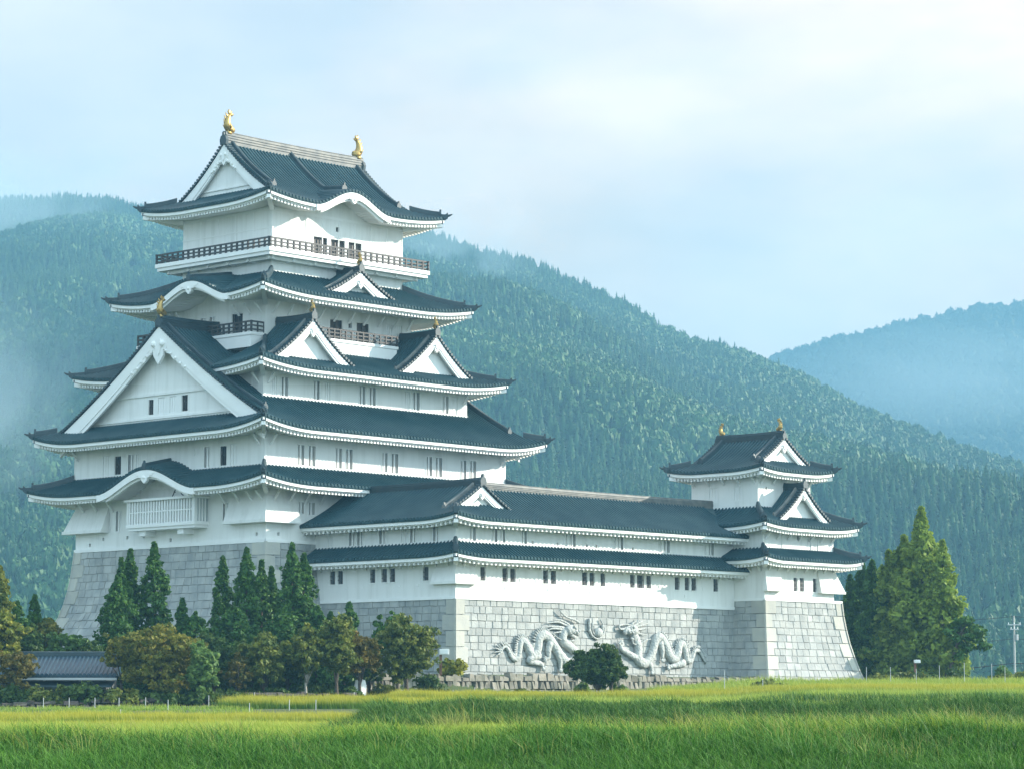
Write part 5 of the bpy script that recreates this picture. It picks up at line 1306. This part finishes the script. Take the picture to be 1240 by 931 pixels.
# ------------------------------------------------------------------ low stone walls at the castle's foot
def rough_wall(name, pts, zt, zb, label, mat=None, th=.7):
    """dry stone wall along a plan polyline (world), tops zt(k) and feet zb(k) as functions of the run 0..1."""
    o = empty(name, (*pts[0], 0)); tag(o, label, 'stone wall'); mb = MB()
    tot = sum((Vector(pts[i+1])-Vector(pts[i])).length for i in range(len(pts)-1)); done = 0
    for i in range(len(pts)-1):
        p, q = Vector(pts[i]), Vector(pts[i+1]); L_ = (q-p).length; t = (q-p)/L_; nrm = Vector((t.y, -t.x))
        for r_, (f0, f1, wa, wb) in enumerate(((0, .36, .35, .8), (.34, .70, .28, .65), (.68, 1.0, .55, 1.2))):
            u = -rnd.random()*.5; bt = (.26, .13, 0)[r_]
            while u < L_:
                w = rnd.uniform(wa, wb); x0, x1 = max(0, u), min(L_, u+w); u += w
                if x1-x0 < .15: continue
                k = (done+(x0+x1)/2)/tot; a, b_ = zb(k), zt(k); z0 = a+(b_-a)*f0; z1 = a+(b_-a)*f1 + (rnd.uniform(-.22, .12) if r_ == 2 else rnd.uniform(-.05, .06))
                g = .015; J = lambda s=.07: rnd.uniform(-s, s); f = bt+rnd.uniform(-.02, .16); ln = rnd.uniform(-.12, .12)
                def Q(x, dn, z): v = p+t*x+nrm*dn; return (v.x, v.y, z)
                vs = [Q(x0+g, -th, z0), Q(x1-g, -th, z0), Q(x1-g, -th, z1-g), Q(x0+g, -th, z1-g), Q(x0+g+.03+J(.03), f+J(), z0+g+.03), Q(x1-g-.03+J(.03), f+J(), z0+g+.03), Q(x1-g-.07+ln+J(), f-.09+J(), z1-g-.05+J(.09)), Q(x0+g+.07+ln+J(), f-.09+J(), z1-g-.05+J(.09))]
                mb.add(vs, [(0, 3, 2, 1), (4, 5, 6, 7), (0, 1, 5, 4), (1, 2, 6, 5), (2, 3, 7, 6), (3, 0, 4, 7)])
        done += L_
    mb.build('stones', mat or ROUGHSTONE, o, org=(*pts[0], 0)); return o
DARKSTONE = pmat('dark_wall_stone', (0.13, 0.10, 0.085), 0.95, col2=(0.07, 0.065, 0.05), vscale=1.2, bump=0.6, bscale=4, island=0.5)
cw = lambda x, y: castle_world(x, y)[:2]
rough_wall('low_stone_wall', [cw(-28, -36.2), cw(-16, -36.4), cw(29, -37.9)], lambda k: 3.05+.05*math.sin(k*19), lambda k: .75+.6*k, 'rough low stone retaining wall under the dragon reliefs')
rough_wall('low_stone_wall', [(fwd(-40, 214), 214), (fwd(150, 216), 216), (fwd(300, 221), 221)], lambda k: .42+.5*k+.08*math.sin(k*31), lambda k: -.55+.5*k, 'dark low stone wall along the field below the hedge and tiled house', DARKSTONE)
rough_wall('low_stone_wall', [(fwd(300, 222), 222.5), (fwd(432, 224), 226)], lambda k: 1.25+.1*math.sin(k*13), lambda k: .2, 'low stone wall shaded by the autumn trees, left of the cloth bundle', DARKSTONE)

# ------------------------------------------------------------------ trees
for a in [
 (147, 677, 239, 15, 'slender dark cedar at left end of the group, leaning on the taller one'),
 (158, 667, 241, 22, 'twin-topped dark cedar, second from left below the keep'),
 (187, 658, 240, 27, 'broad dark cedar with sharp tip in front of the keep stone base'),
 (270, 675, 242, 20, 'dark cedar just left of the tallest middle cedar'),
 (299, 665, 240, 25, 'tallest cedar of the middle cluster below the keep corner'),
 (317, 680, 243, 17, 'narrow cedar between the middle and right cedars'),
 (329, 688, 244, 15, 'short narrow cedar tucked behind its neighbours right of the middle cluster'),
 (354, 659, 240, 25, 'tall dark cedar left of the gallery wall, sharp single tip'),
 (368, 672, 241, 26, 'right-hand cedar touching the gallery stone base'),
]: conifer(*a, tb=.36, pw=.62)
conifer(143, 700, 236, 30, 'low bushy cedar spreading under the two left cedars', tb=.3, pw=.5)
conifer(222, 726, 238, 15, 'small cedar in the gap between left and middle cedars', tb=.34, pw=.6)
conifer(238, 742, 237, 26, 'low dark cedar right of the rust-leaved tree', tb=.25, pw=.45)
conifer(283, 735, 235, 36, 'dark spreading cedar skirt below the middle cluster', tb=.22, pw=.4)
conifer(340, 740, 236, 34, 'dark cedar mass behind the olive-leaved trees', tb=.24, pw=.4)
conifer(385, 735, 238, 26, 'small dark cedar behind the pale-trunked tree', tb=.26, pw=.5)
conifer(423, 731, 240, 20, 'short cedar against the grey stone left of the gallery corner', tb=.36, pw=.5, low=.1)
conifer(401, 742, 241, 14, 'tiny cedar tip showing above the pale-trunked tree', tb=.34, pw=.55)
broadleaf(463, 747, 241, 13, 'round-topped clipped cedar beside the big olive tree', CEDAR, 800, 'cedar_tree', 'conifer', 'cedars below the keep', n=26)
broadleaf(482, 739, 241, 11, 'ball-topped clipped cedar rising behind the big olive tree', CEDAR, 790, 'cedar_tree', 'conifer', 'cedars below the keep', n=22)

broadleaf(196, 752, 221, 60, 'wide rust and olive tree beside the tiled house', AUTUMN, 842, 'autumn_tree', n=150, per=55, tb=.5, trunk=.22, flat=.45, leaf=.24)
broadleaf(150, 765, 222, 22, 'small orange-tinged tree behind the wide rust tree', AUTUMN, 815, 'autumn_tree', n=40, tb=.55, leaf=.22)
broadleaf(247, 782, 219, 24, 'light green leafy tree right of the wide rust tree', LIGHTLEAF, 845, 'broadleaf_tree', n=60, tb=.4, leaf=.26)
broadleaf(86, 766, 236, 30, 'light green bushy tree behind the tiled house roof', LIGHTLEAF, 800, 'broadleaf_tree', n=60, tb=.3, flat=.45)
broadleaf(56, 748, 238, 20, 'small rusty tree left of the keep base edge', AUTUMN, 790, 'autumn_tree', n=50, tb=.45)
conifer(43, 722, 238, 14, 'small pointed cedar at the left, before the misty hill', group='conifers at the left edge', tb=.4, pw=.5)
conifer(22, 730, 236, 20, 'bluish green cedar second from the left edge', group='conifers at the left edge', tb=.4, pw=.45)
conifer(0, 686, 234, 24, 'tall sunlit conifer cut by the left edge of the photo', YELLOWLEAF, 'conifers at the left edge', tb=.35, pw=.5)
broadleaf(8, 738, 226, 30, 'yellow-green layered tree at the left edge', YELLOWLEAF, 815, 'broadleaf_tree', n=80, tb=.5, flat=.4)
broadleaf(18, 782, 219, 32, 'russet-leaved tree in front of the tiled house', RUSTLEAF, 838, 'autumn_tree', n=70, per=40, tb=.4, flat=.5, leaf=.22)
broadleaf(38, 760, 231, 22, 'green bushy tree between the left conifers and the house', GREENLEAF, 800, 'broadleaf_tree', n=44, tb=.45)
broadleaf(322, 764, 226, 36, 'olive-brown tree left of the pale-trunked tree', OLIVE, 828, 'broadleaf_tree', n=110, tb=.4, flat=.6, leaf=.24)
broadleaf(290, 795, 224, 24, 'reddish bare-branched tree below the cedars', RUSTLEAF, 838, 'autumn_tree', n=34, per=30, tb=.3, leaf=.2)
broadleaf(372, 764, 227, 28, 'thin pale-trunked tree with olive leaves', OLIVE, 820, 'broadleaf_tree', n=80, tb=.45, bark=PALEBARK, trunk=.13, leaf=.24)
broadleaf(409, 750, 228, 28, 'dark-trunked olive tree with yellow flecks left of the cloth bundle', OLIVE, 822, 'broadleaf_tree', n=95, tb=.5, trunk=.17, leaf=.24)
broadleaf(437, 766, 230, 26, 'rust-red leaved tree behind the cloth bundle', RUSTLEAF, 818, 'autumn_tree', n=80, tb=.5, leaf=.24)
broadleaf(493, 742, 233, 38, 'big olive-green tree in front of the gallery corner', OLIVE, 822, 'broadleaf_tree', n=150, per=60, tb=.48, trunk=.2, leaf=.25)
broadleaf(722, 782, 241, 33, 'dark green round tree standing before the dragon reliefs', GREENLEAF, 834, 'broadleaf_tree', n=130, per=60, tb=.35, trunk=.18, leaf=.24)
broadleaf(740, 788, 241, 16, 'right twin stem of dark green tree before the dragons', GREENLEAF, 826, 'broadleaf_tree', n=36, tb=.35, leaf=.24)
for a_ in [(206, 772, 233, 24, 'dark green leafy tree filling in behind the wide rust tree'), (262, 765, 231, 26, 'green leafy tree under the middle cedars'), (305, 772, 230, 26, 'green understorey tree below the tallest middle cedar'), (350, 775, 231, 26, 'green understorey tree behind the pale-trunked tree'), (448, 778, 236, 24, 'green leafy tree between rust-red and big olive trees'), (115, 775, 231, 24, 'dark leafy tree behind the right end of the tiled house')]:
    broadleaf(*a_, GREENLEAF, 830, 'broadleaf_tree', n=50, tb=.4)
RW = dict(mat=REDWOOD, name='redwood_tree', group='redwoods beyond the corner tower', leaf=.34, per=26)
conifer(1116, 616, 300, 47, 'tallest feathery redwood in the clump right of the tower', tb=.6, pw=.9, dens=.85, **RW)
conifer(1141, 656, 297, 33, 'second redwood forming the right shoulder of the clump', tb=.68, pw=.8, dens=.7, **RW)
conifer(1076, 668, 303, 28, 'redwood left of the tallest one in the clump', tb=.36, pw=.7, dens=.9, **RW)
conifer(1095, 650, 302, 34, 'redwood half hidden at the left flank of the tallest', tb=.48, pw=.7, dens=.9, **RW)
RC = dict(group='dark cedars behind the corner tower', leaf=.30)
conifer(1056, 680, 306, 20, 'dark cedar with clean tip between tower and redwoods', tb=.38, pw=.6, **RC)
conifer(1044, 684, 308, 20, 'dark cedar close behind the stone edge of the tower', tb=.4, pw=.6, **RC)
conifer(1029, 698, 309, 18, 'low dark cedar mostly hidden by the tower', tb=.42, pw=.6, **RC)
conifer(1066, 715, 304, 30, 'dark cedar filling the gap below the redwoods', tb=.25, pw=.4, **RC)
# the leaning pine
o, z = tree_root('pine_tree', 1149, 294, 'leaning pine with spreading tufts right of the redwoods', 'pine')
s = 294/3458.3
pts = [(-2*s, 0, -.2), (1*s, 0, 20*s), (6*s, 0, 38*s), (12*s, 0, 56*s), (20*s, 0, 70*s)]
mb = MB(); mb.tube(pts, [.26, .22, .18, .14, .07], 8)
cl = [(4, 62), (14, 70), (24, 72), (32, 62), (28, 52), (36, 46), (18, 58), (8, 48), (22, 40), (12, 34), (30, 58), (20, 66)]
for x, zz in cl[:9]: mb.tube([pts[3], ((x*s+pts[3][0])/2, .1, (zz*s+pts[3][2])/2+.15), (x*s, 0, zz*s)], [.08, .06, .02], 5)
mb.build('trunk', BARK, o, smooth=True)
Cc = np.array([(x*s, rng.uniform(-1, 1), zz*s) for x, zz in cl*2])+rng.normal(0, .3, (len(cl)*2, 3))
leaf_cloud('crown', Cc, np.full(len(Cc), .75), 60, .3, np.full(len(Cc), .35), CEDAR, o, flat=.45)

for a in [
 (20, 826, 217, 26, 'green shrub at the left edge under the russet tree', GREENLEAF), (62, 828, 217, 28, 'leafy hedge shrub in front of the tiled house', OLIVE),
 (108, 824, 217, 30, 'hedge shrub at the right end of the tiled house', GREENLEAF), (150, 832, 217, 28, 'hedge shrub under the wide rust tree', OLIVE),
 (196, 836, 218, 28, 'dark green shrub below the middle of the wide rust tree', GREENLEAF), (240, 838, 219, 26, 'shrub under the light green tree', GREENLEAF),
 (282, 832, 222, 22, 'shadowed shrub at the foot of the reddish bare tree', GREENLEAF), (330, 826, 226, 28, 'undergrowth shrub below the olive-brown tree', GREENLEAF),
 (385, 824, 230, 26, 'undergrowth shrub right of the pale trunk', GREENLEAF), (427, 832, 229, 12, 'low dark shrub at the foot of the rust-red tree', GREENLEAF),
 (521, 814, 236, 16, 'round dark shrub at the right foot of the big olive tree', GREENLEAF), (466, 822, 236, 12, 'trailing shrub hanging over the low stone wall', OLIVE),
]: shrub(*a, group='shrubs along the field edge', leaf=.24)
shrub(548, 797, 247, 14, 'yellow-green bamboo shrub by the lamp at the gallery corner', YELLOWLEAF, leaf=.3, z=3.0, tb=.6)
for a in [
 (1064, 816, 275, 16, 'low shrub at the foot of the tower stone', OLIVE), (1096, 814, 275, 24, 'wide low shrub beneath the redwoods', OLIVE), (1133, 818, 275, 18, 'small shrub under the leaning pine trunk', GREENLEAF),
 (1157, 806, 290, 14, 'round shrub right of the leaning pine', GREENLEAF), (1213, 816, 272, 18, 'brownish mound shrub near the utility pole', OLIVE), (1210, 806, 276, 7, 'light green tuft growing above the mound shrub', LIGHTLEAF), (1236, 814, 274, 10, 'shrub cut by the right edge of the photo', OLIVE),
 (705, 826, 244, 7, 'small light shrub left of dark tree foot', LIGHTLEAF), (748, 826, 243, 9, 'small grassy shrub right of the dark tree foot', LIGHTLEAF), (628, 834, 240, 12, 'tuft of weeds on the low stone wall', YELLOWLEAF), (930, 824, 245, 22, 'weeds at the right end of low stone wall', OLIVE),
]: shrub(*a, leaf=.24, n=20)

# ------------------------------------------------------------------ grass and rice
def blades(name, n, xr, yr, h, w, mat, label, dens=None, zoff=0.0, lean=.35, far=False, kind='grass', tb=.5):
    m_ = int(n); Y = np.sqrt(rng.uniform(yr[0]**2, yr[1]**2, m_)) if yr[1]/yr[0] > 1.4 else rng.uniform(yr[0], yr[1], m_)
    lo, hi = (xr(Y) if callable(xr) else (np.full(m_, xr[0]), np.full(m_, xr[1])))
    X = lo+(hi-lo)*rng.random(m_)
    nt_ = max(1, m_//22); ti = rng.integers(0, nt_, m_); tw_ = .16+.0016*Y.mean()
    tx_, ty_ = X[:nt_].copy(), Y[:nt_].copy(); sd_ = rng.normal(0, 1, (m_, 2))*tw_
    X = tx_[ti]+sd_[:, 0]; Y = ty_[ti]+sd_[:, 1]; th_ = rng.normal(0, 1, nt_)[ti]
    cl = noise2(X, Y, 1.1, 31)*.45+noise2(X, Y, .3, 32)*.5+th_*.5
    Z = ground_z(X, Y)+zoff
    H = rng.uniform(h[0], h[1], m_)*np.clip(1+.30*cl, .35, 1.8); a = rng.uniform(0, 6.28, m_); wd = w*rng.uniform(.6, 1.3, m_)
    wx, wy = np.cos(a)*wd*.5, np.sin(a)*wd*.5
    la = np.arctan2(sd_[:, 1], sd_[:, 0])+rng.normal(0, .6, m_); ll = H*lean*rng.uniform(.2, 1.5, m_); lx, ly = np.cos(la)*ll-.16*H, np.sin(la)*ll
    base = np.stack([X, Y, Z-.05], -1); tint = np.clip(tb+rng.normal(0, .2, m_)+.2*cl, 0, 1)
    if far:
        V = np.stack([base+np.stack([wx, wy, wx*0], -1), base-np.stack([wx, wy, wx*0], -1), base+np.stack([lx, ly, H], -1)], 1).reshape(-1, 3)
        L_ = np.arange(m_*3); S_ = np.full(m_, 3); hg = np.tile([0, 0, 1.0], m_); tt = np.repeat(tint, 3)
    else:
        mid = base+np.stack([lx*.3, ly*.3, H*.62], -1); wv = np.stack([wx, wy, wx*0], -1)
        V = np.stack([base+wv, base-wv, mid-wv*.75, mid+wv*.75, base+np.stack([lx, ly, H*(1-.25*np.minimum(1, ll/H))], -1)], 1).reshape(-1, 3)
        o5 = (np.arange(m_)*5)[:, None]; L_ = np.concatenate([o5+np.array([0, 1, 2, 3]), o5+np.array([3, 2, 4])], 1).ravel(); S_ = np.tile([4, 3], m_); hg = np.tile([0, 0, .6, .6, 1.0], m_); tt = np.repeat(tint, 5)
    return tag(np_mesh(name, V, L_, S_, mat, attrs={'tint': tt, 'hgt': hg}), label, kind, kind='stuff')
side = lambda k: (lambda Y: (-k*Y, k*Y))
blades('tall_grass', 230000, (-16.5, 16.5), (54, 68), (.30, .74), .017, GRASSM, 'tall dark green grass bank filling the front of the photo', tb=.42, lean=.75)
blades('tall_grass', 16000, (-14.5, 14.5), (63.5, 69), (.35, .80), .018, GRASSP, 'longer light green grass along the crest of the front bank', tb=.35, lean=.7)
blades('seed_stalks', 2200, (-14, 14.5), (58, 70), (.55, 1.0), .013, STALK, 'thin tan seed stalks rising from the front grass bank', lean=.5, tb=.5)
blades('seed_stalks', 1600, lambda Y: (-.05*Y, .21*Y), (98, 106), (.5, .95), .022, STALK, 'yellowish weeds between the first and second grass bank', lean=.5, tb=.6)
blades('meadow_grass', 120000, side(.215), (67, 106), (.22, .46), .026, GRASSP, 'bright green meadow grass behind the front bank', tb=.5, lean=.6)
blades('tall_grass', 120000, lambda Y: (np.full_like(Y, -6.0)+rng.normal(0, .4, len(Y)), .22*Y), (105, 118), (.28, .75), .028, SHADEGRASS, 'second dark grass bank right of the rice strips', tb=.45, lean=.7)
blades('meadow_grass', 60000, lambda Y: (-.22*Y, np.full_like(Y, 2.0)), (112, 142), (.30, .5), .036, GRASSP, 'pale green grass at left, before the rice strips', far=True, tb=.55)
blades('meadow_grass', 90000, lambda Y: (np.full_like(Y, -3.0), .22*Y), (117, 212), (.35, .6), .05, GRASSP, 'yellowish grass behind the second bank', far=True, tb=.6)
blades('tall_grass', 26000, lambda Y: (.085*Y+rng.normal(0, .5, len(Y)), .22*Y), (145, 156), (.3, .6), .04, SHADEGRASS, 'dark grass strip at right, third bank', far=True)
def rice(name, n, xr, yr, h, label): return blades(name, n, xr, yr, h, .05, RICEM, label, far=True, lean=.12, kind='rice')
rice('rice_crop', 26000, lambda Y: (-.22*Y, .0*Y-1.0), (140, 146), (.40, .5), 'nearest ripening rice strip at the left')
rice('rice_crop', 46000, lambda Y: (-.22*Y, 0*Y-2.0), (166, 182), (.62, .72), 'middle ripening rice strip at the left')
rice('rice_crop', 60000, lambda Y: ((283-620)/3458.3*Y, 0*Y+14.0), (210, 220), (.72, .85), 'far ripening rice strip in front of the autumn trees')
rice('rice_crop', 70000, lambda Y: (-.02*Y, .22*Y), (214, 233), (.5, .65), 'ripening rice field at the foot of the low stone wall')
blades('meadow_grass', 40000, lambda Y: (.05*Y, .23*Y), (233, 262), (.3, .65), .06, GRASSP, 'rough grass at the foot of the tower', far=True, tb=.5)
blades('meadow_grass', 16000, lambda Y: (-.22*Y, -.09*Y), (182, 214), (.2, .35), .06, GRASSP, 'short green grass below the hedge', far=True, tb=.35)

# ------------------------------------------------------------------ posts, lamp, pole, house, small things
pm = None
def post(px, ty, Y, zb=None):
    global pm
    X = fwd(px, Y); z = float(ground_z(X, Y)) if zb is None else zb; H = hgt(ty, Y)-z
    if pm is None:
        mb = MB(); mb.tube([(0, 0, -.3), (0, 0, 1.5)], .028, 7); mb.ball((0, 0, 1.5), (.036, .036, .025), 7, 4); o = mb.build('fence_post', STEEL); pm = o.data
    else:
        o = bpy.data.objects.new('fence_post', pm); COL.objects.link(o)
    o.location = (X, Y, z); o.scale = (1, 1, max(.5, H/1.5)); tag(o, 'thin grey steel post standing at the edge of the fields', 'post', 'fence posts round the fields')
for px, ty, Y in [(56, 853, 212), (87, 853, 212), (118, 852, 212), (147, 853, 212), (179, 853, 213), (206, 857, 206), (255, 842, 213), (290, 838, 226), (310, 838, 222), (352, 856, 206), (384, 852, 206), (430, 838, 218), (549, 836, 236), (575, 832, 234), (598, 832, 235), (722, 838, 232), (876, 812, 240), (922, 822, 238), (1047, 808, 255), (1076, 808, 252), (1107, 810, 254), (1135, 806, 258), (1165, 803, 252), (1198, 804, 258), (1214, 808, 250), (149, 860, 190), (304, 852, 200)]: post(px, ty, Y)
def lamp_post(px, ty, Y, label, z, h2):
    o = empty('floodlight_post', (fwd(px, Y), Y, z)); tag(o, label, 'floodlight'); H = hgt(ty, Y)-z
    mb = MB(); mb.box(-.11, .11, -.11, .11, -.2, H-.3); mb.build('post', RUST, o)
    s_ = h2; mb = MB(); mb.box(-.1, .75*s_, -.3, .3, H-.5*s_, H); mb.box(.0, .65*s_, -.36, -.3, H-.44*s_, H-.06); mb.build('lamp_box', WHITEP, o)
    mb = MB(); mb.tube([(0, 0, H-.3), (.15, 0, H-.42)], .05, 6); mb.build('arm', STEEL, o)
lamp_post(534, 786, 244, 'white floodlight box on a rusty post at the gallery corner', 3.0, .95)
lamp_post(1106, 799, 284, 'white floodlight box on a rusty post under the redwoods', 2.6, .65)
o = empty('cloth_bundle', (fwd(437, 231), 231, float(ground_z(fwd(437, 231), 231)))); tag(o, 'white cloth draped over a stake beside the low stone wall', 'cloth')
mb = MB(); zt = hgt(822, 231)-o.location.z
n = 14; rings = []
for k, (r_, z) in enumerate([(.10, zt), (.34, zt-.1), (.42, zt-.5), (.46, zt-.9), (.5, zt-1.25)]):
    rings.append([(r_*math.cos(6.283*j/n)*(1+.25*math.sin(j*2.1+k)), r_*.6*math.sin(6.283*j/n)*(1+.2*math.cos(j*1.7)), z-.1*abs(math.sin(j*1.3))*(k > 2)) for j in range(n)])
vs = sum(rings, []); fs = [(i*n+j, i*n+(j+1) % n, (i+1)*n+(j+1) % n, (i+1)*n+j) for i in range(4) for j in range(n)] + [tuple(range(n))]
mb.add(vs, fs); mb.build('cloth', WHITEP, o); mb = MB(); mb.tube([(0, 0, -.2), (0, 0, zt-.05)], .04, 6); mb.build('stake', BARK, o)
# utility pole with cross arms and wires
Yp = 400; Xp = fwd(1226, Yp); zp = float(ground_z(Xp, Yp)); Hp = hgt(746, Yp)-zp
o = empty('utility_pole', (Xp, Yp, zp)); tag(o, 'concrete utility pole with cross arms and sagging wires at right edge', 'utility pole')
mb = MB(); mb.tube([(0, 0, -.5), (0, 0, Hp)], [.17, .11], 10); mb.build('pole', CONCRETE, o)
for z, l in ((Hp-1.25, .95), (Hp-1.9, .6)):
    mb = MB(); mb.box(-l, l, -.30, -.16, z-.07, z+.07); c_ = mb.build('cross_arm', STEEL, o)
    mb = MB()
    for x in (-l+.15, 0, l-.15): mb.tube([(x, -.23, z+.07), (x, -.23, z+.32)], [.07, .05], 6)
    mb.build('insulators', WHITEP, c_)
mb = MB(); mb.tube([(.35, -.1, Hp-3.4), (.35, -.1, Hp-2.6)], .22, 8); mb.build('transformer_can', STEEL, o)
for z0, dx, dz in ((Hp-.1, -34, -.3), (Hp-3.2, -38, -1.2), (Hp-6.6, -44, -2.2), (Hp-.1, 30, .2), (Hp-3.2, 30, .6), (Hp-6.6, 30, .9)):
    mb = MB(); mb.tube([(dx*i/12, (6 if dx < 0 else -6)*i/12, z0+dz*i/12-2.2*(1-(2*i/12-1)**2)*.35) for i in range(13)], .035 if z0 > Hp-6 else .06, 5); mb.build('wire', CABLE, o)
# tiled house at the left
Yh = 225; o = empty('tiled_house', (fwd(40, Yh), Yh, .6)); o['org'] = (fwd(40, Yh), Yh, .6); tag(o, 'low house with dark blue tiled roof half hidden by trees at left', 'house')
xa, xb = fwd(4, Yh), fwd(150, Yh); zr_, ze_ = hgt(790, Yh), hgt(818, Yh)
mb = MB(); mb.box(xa+.4, xb-1.0, Yh-1.6, Yh+4.5, .4, ze_+.1); w_ = mb.build('wall', pmat('weathered_board', (.10, .11, .11), .8), o); w_['org'] = o['org']
mb = MB()
for z in (hgt(834, Yh), hgt(826, Yh)): mb.box(xa+.3, xb-1, Yh-1.75, Yh-1.6, z-.06, z+.08)
for x in (xa+1.0, xa+3.6, xa+6.4): mb.box(x, x+.18, Yh-1.79, Yh-1.58, .4, ze_)
mb.build('timber_frame', VENTM, w_)
SH = Side('-y', (xa+xb)/2, Yh+1.2, (xb-xa)/2, 4.4); SHb = Side('+y', (xa+xb)/2, Yh+1.2, (xb-xa)/2, 4.4); mb = MB()
for S_ in (SH, SHb): tile_slope(mb, S_, 4.4, lambda u, t: ze_+(zr_-ze_-.25)*t, lambda u: 1.0, -S_.A, S_.A, pitch=.33, rr=.08, rh=.08)
for sg in (xa+.5, xb-.5): mb.add([(sg, Yh-2.6, ze_), (sg, Yh+5.2, ze_), (sg, Yh+1.2, zr_-.3)], [(0, 1, 2)])
rf = mb.build('roof', HOUSETILE, o); rf['org'] = o['org']
mb = MB(); mb.sweep([(xa, Yh+1.2, zr_-.3), (xb, Yh+1.2, zr_-.3)], RIDGEPROF(.5, .4)); mb.build('ridge', DARKTILE, rf)
mb = MB(); mb.box(xa-.05, xb+.05, Yh-3.3, Yh-3.18, ze_-.38, ze_-.2); mb.build('gutter', VENTM, rf)
mb = MB(); SP = Side('-y', (xa+xb)/2, Yh+1.2, (xb-xa)/2-.3, 4.6)
mb.hexa([SP.P(-SP.A, 2.6, ze_-.45), SP.P(SP.A, 2.6, ze_-.45), SP.P(SP.A, 4.9, ze_-.95), SP.P(-SP.A, 4.9, ze_-.95), SP.P(-SP.A, 2.6, ze_-.38), SP.P(SP.A, 2.6, ze_-.38), SP.P(SP.A, 4.9, ze_-.88), SP.P(-SP.A, 4.9, ze_-.88)]); mb.build('lean_to_roof', DARKTILE, o)
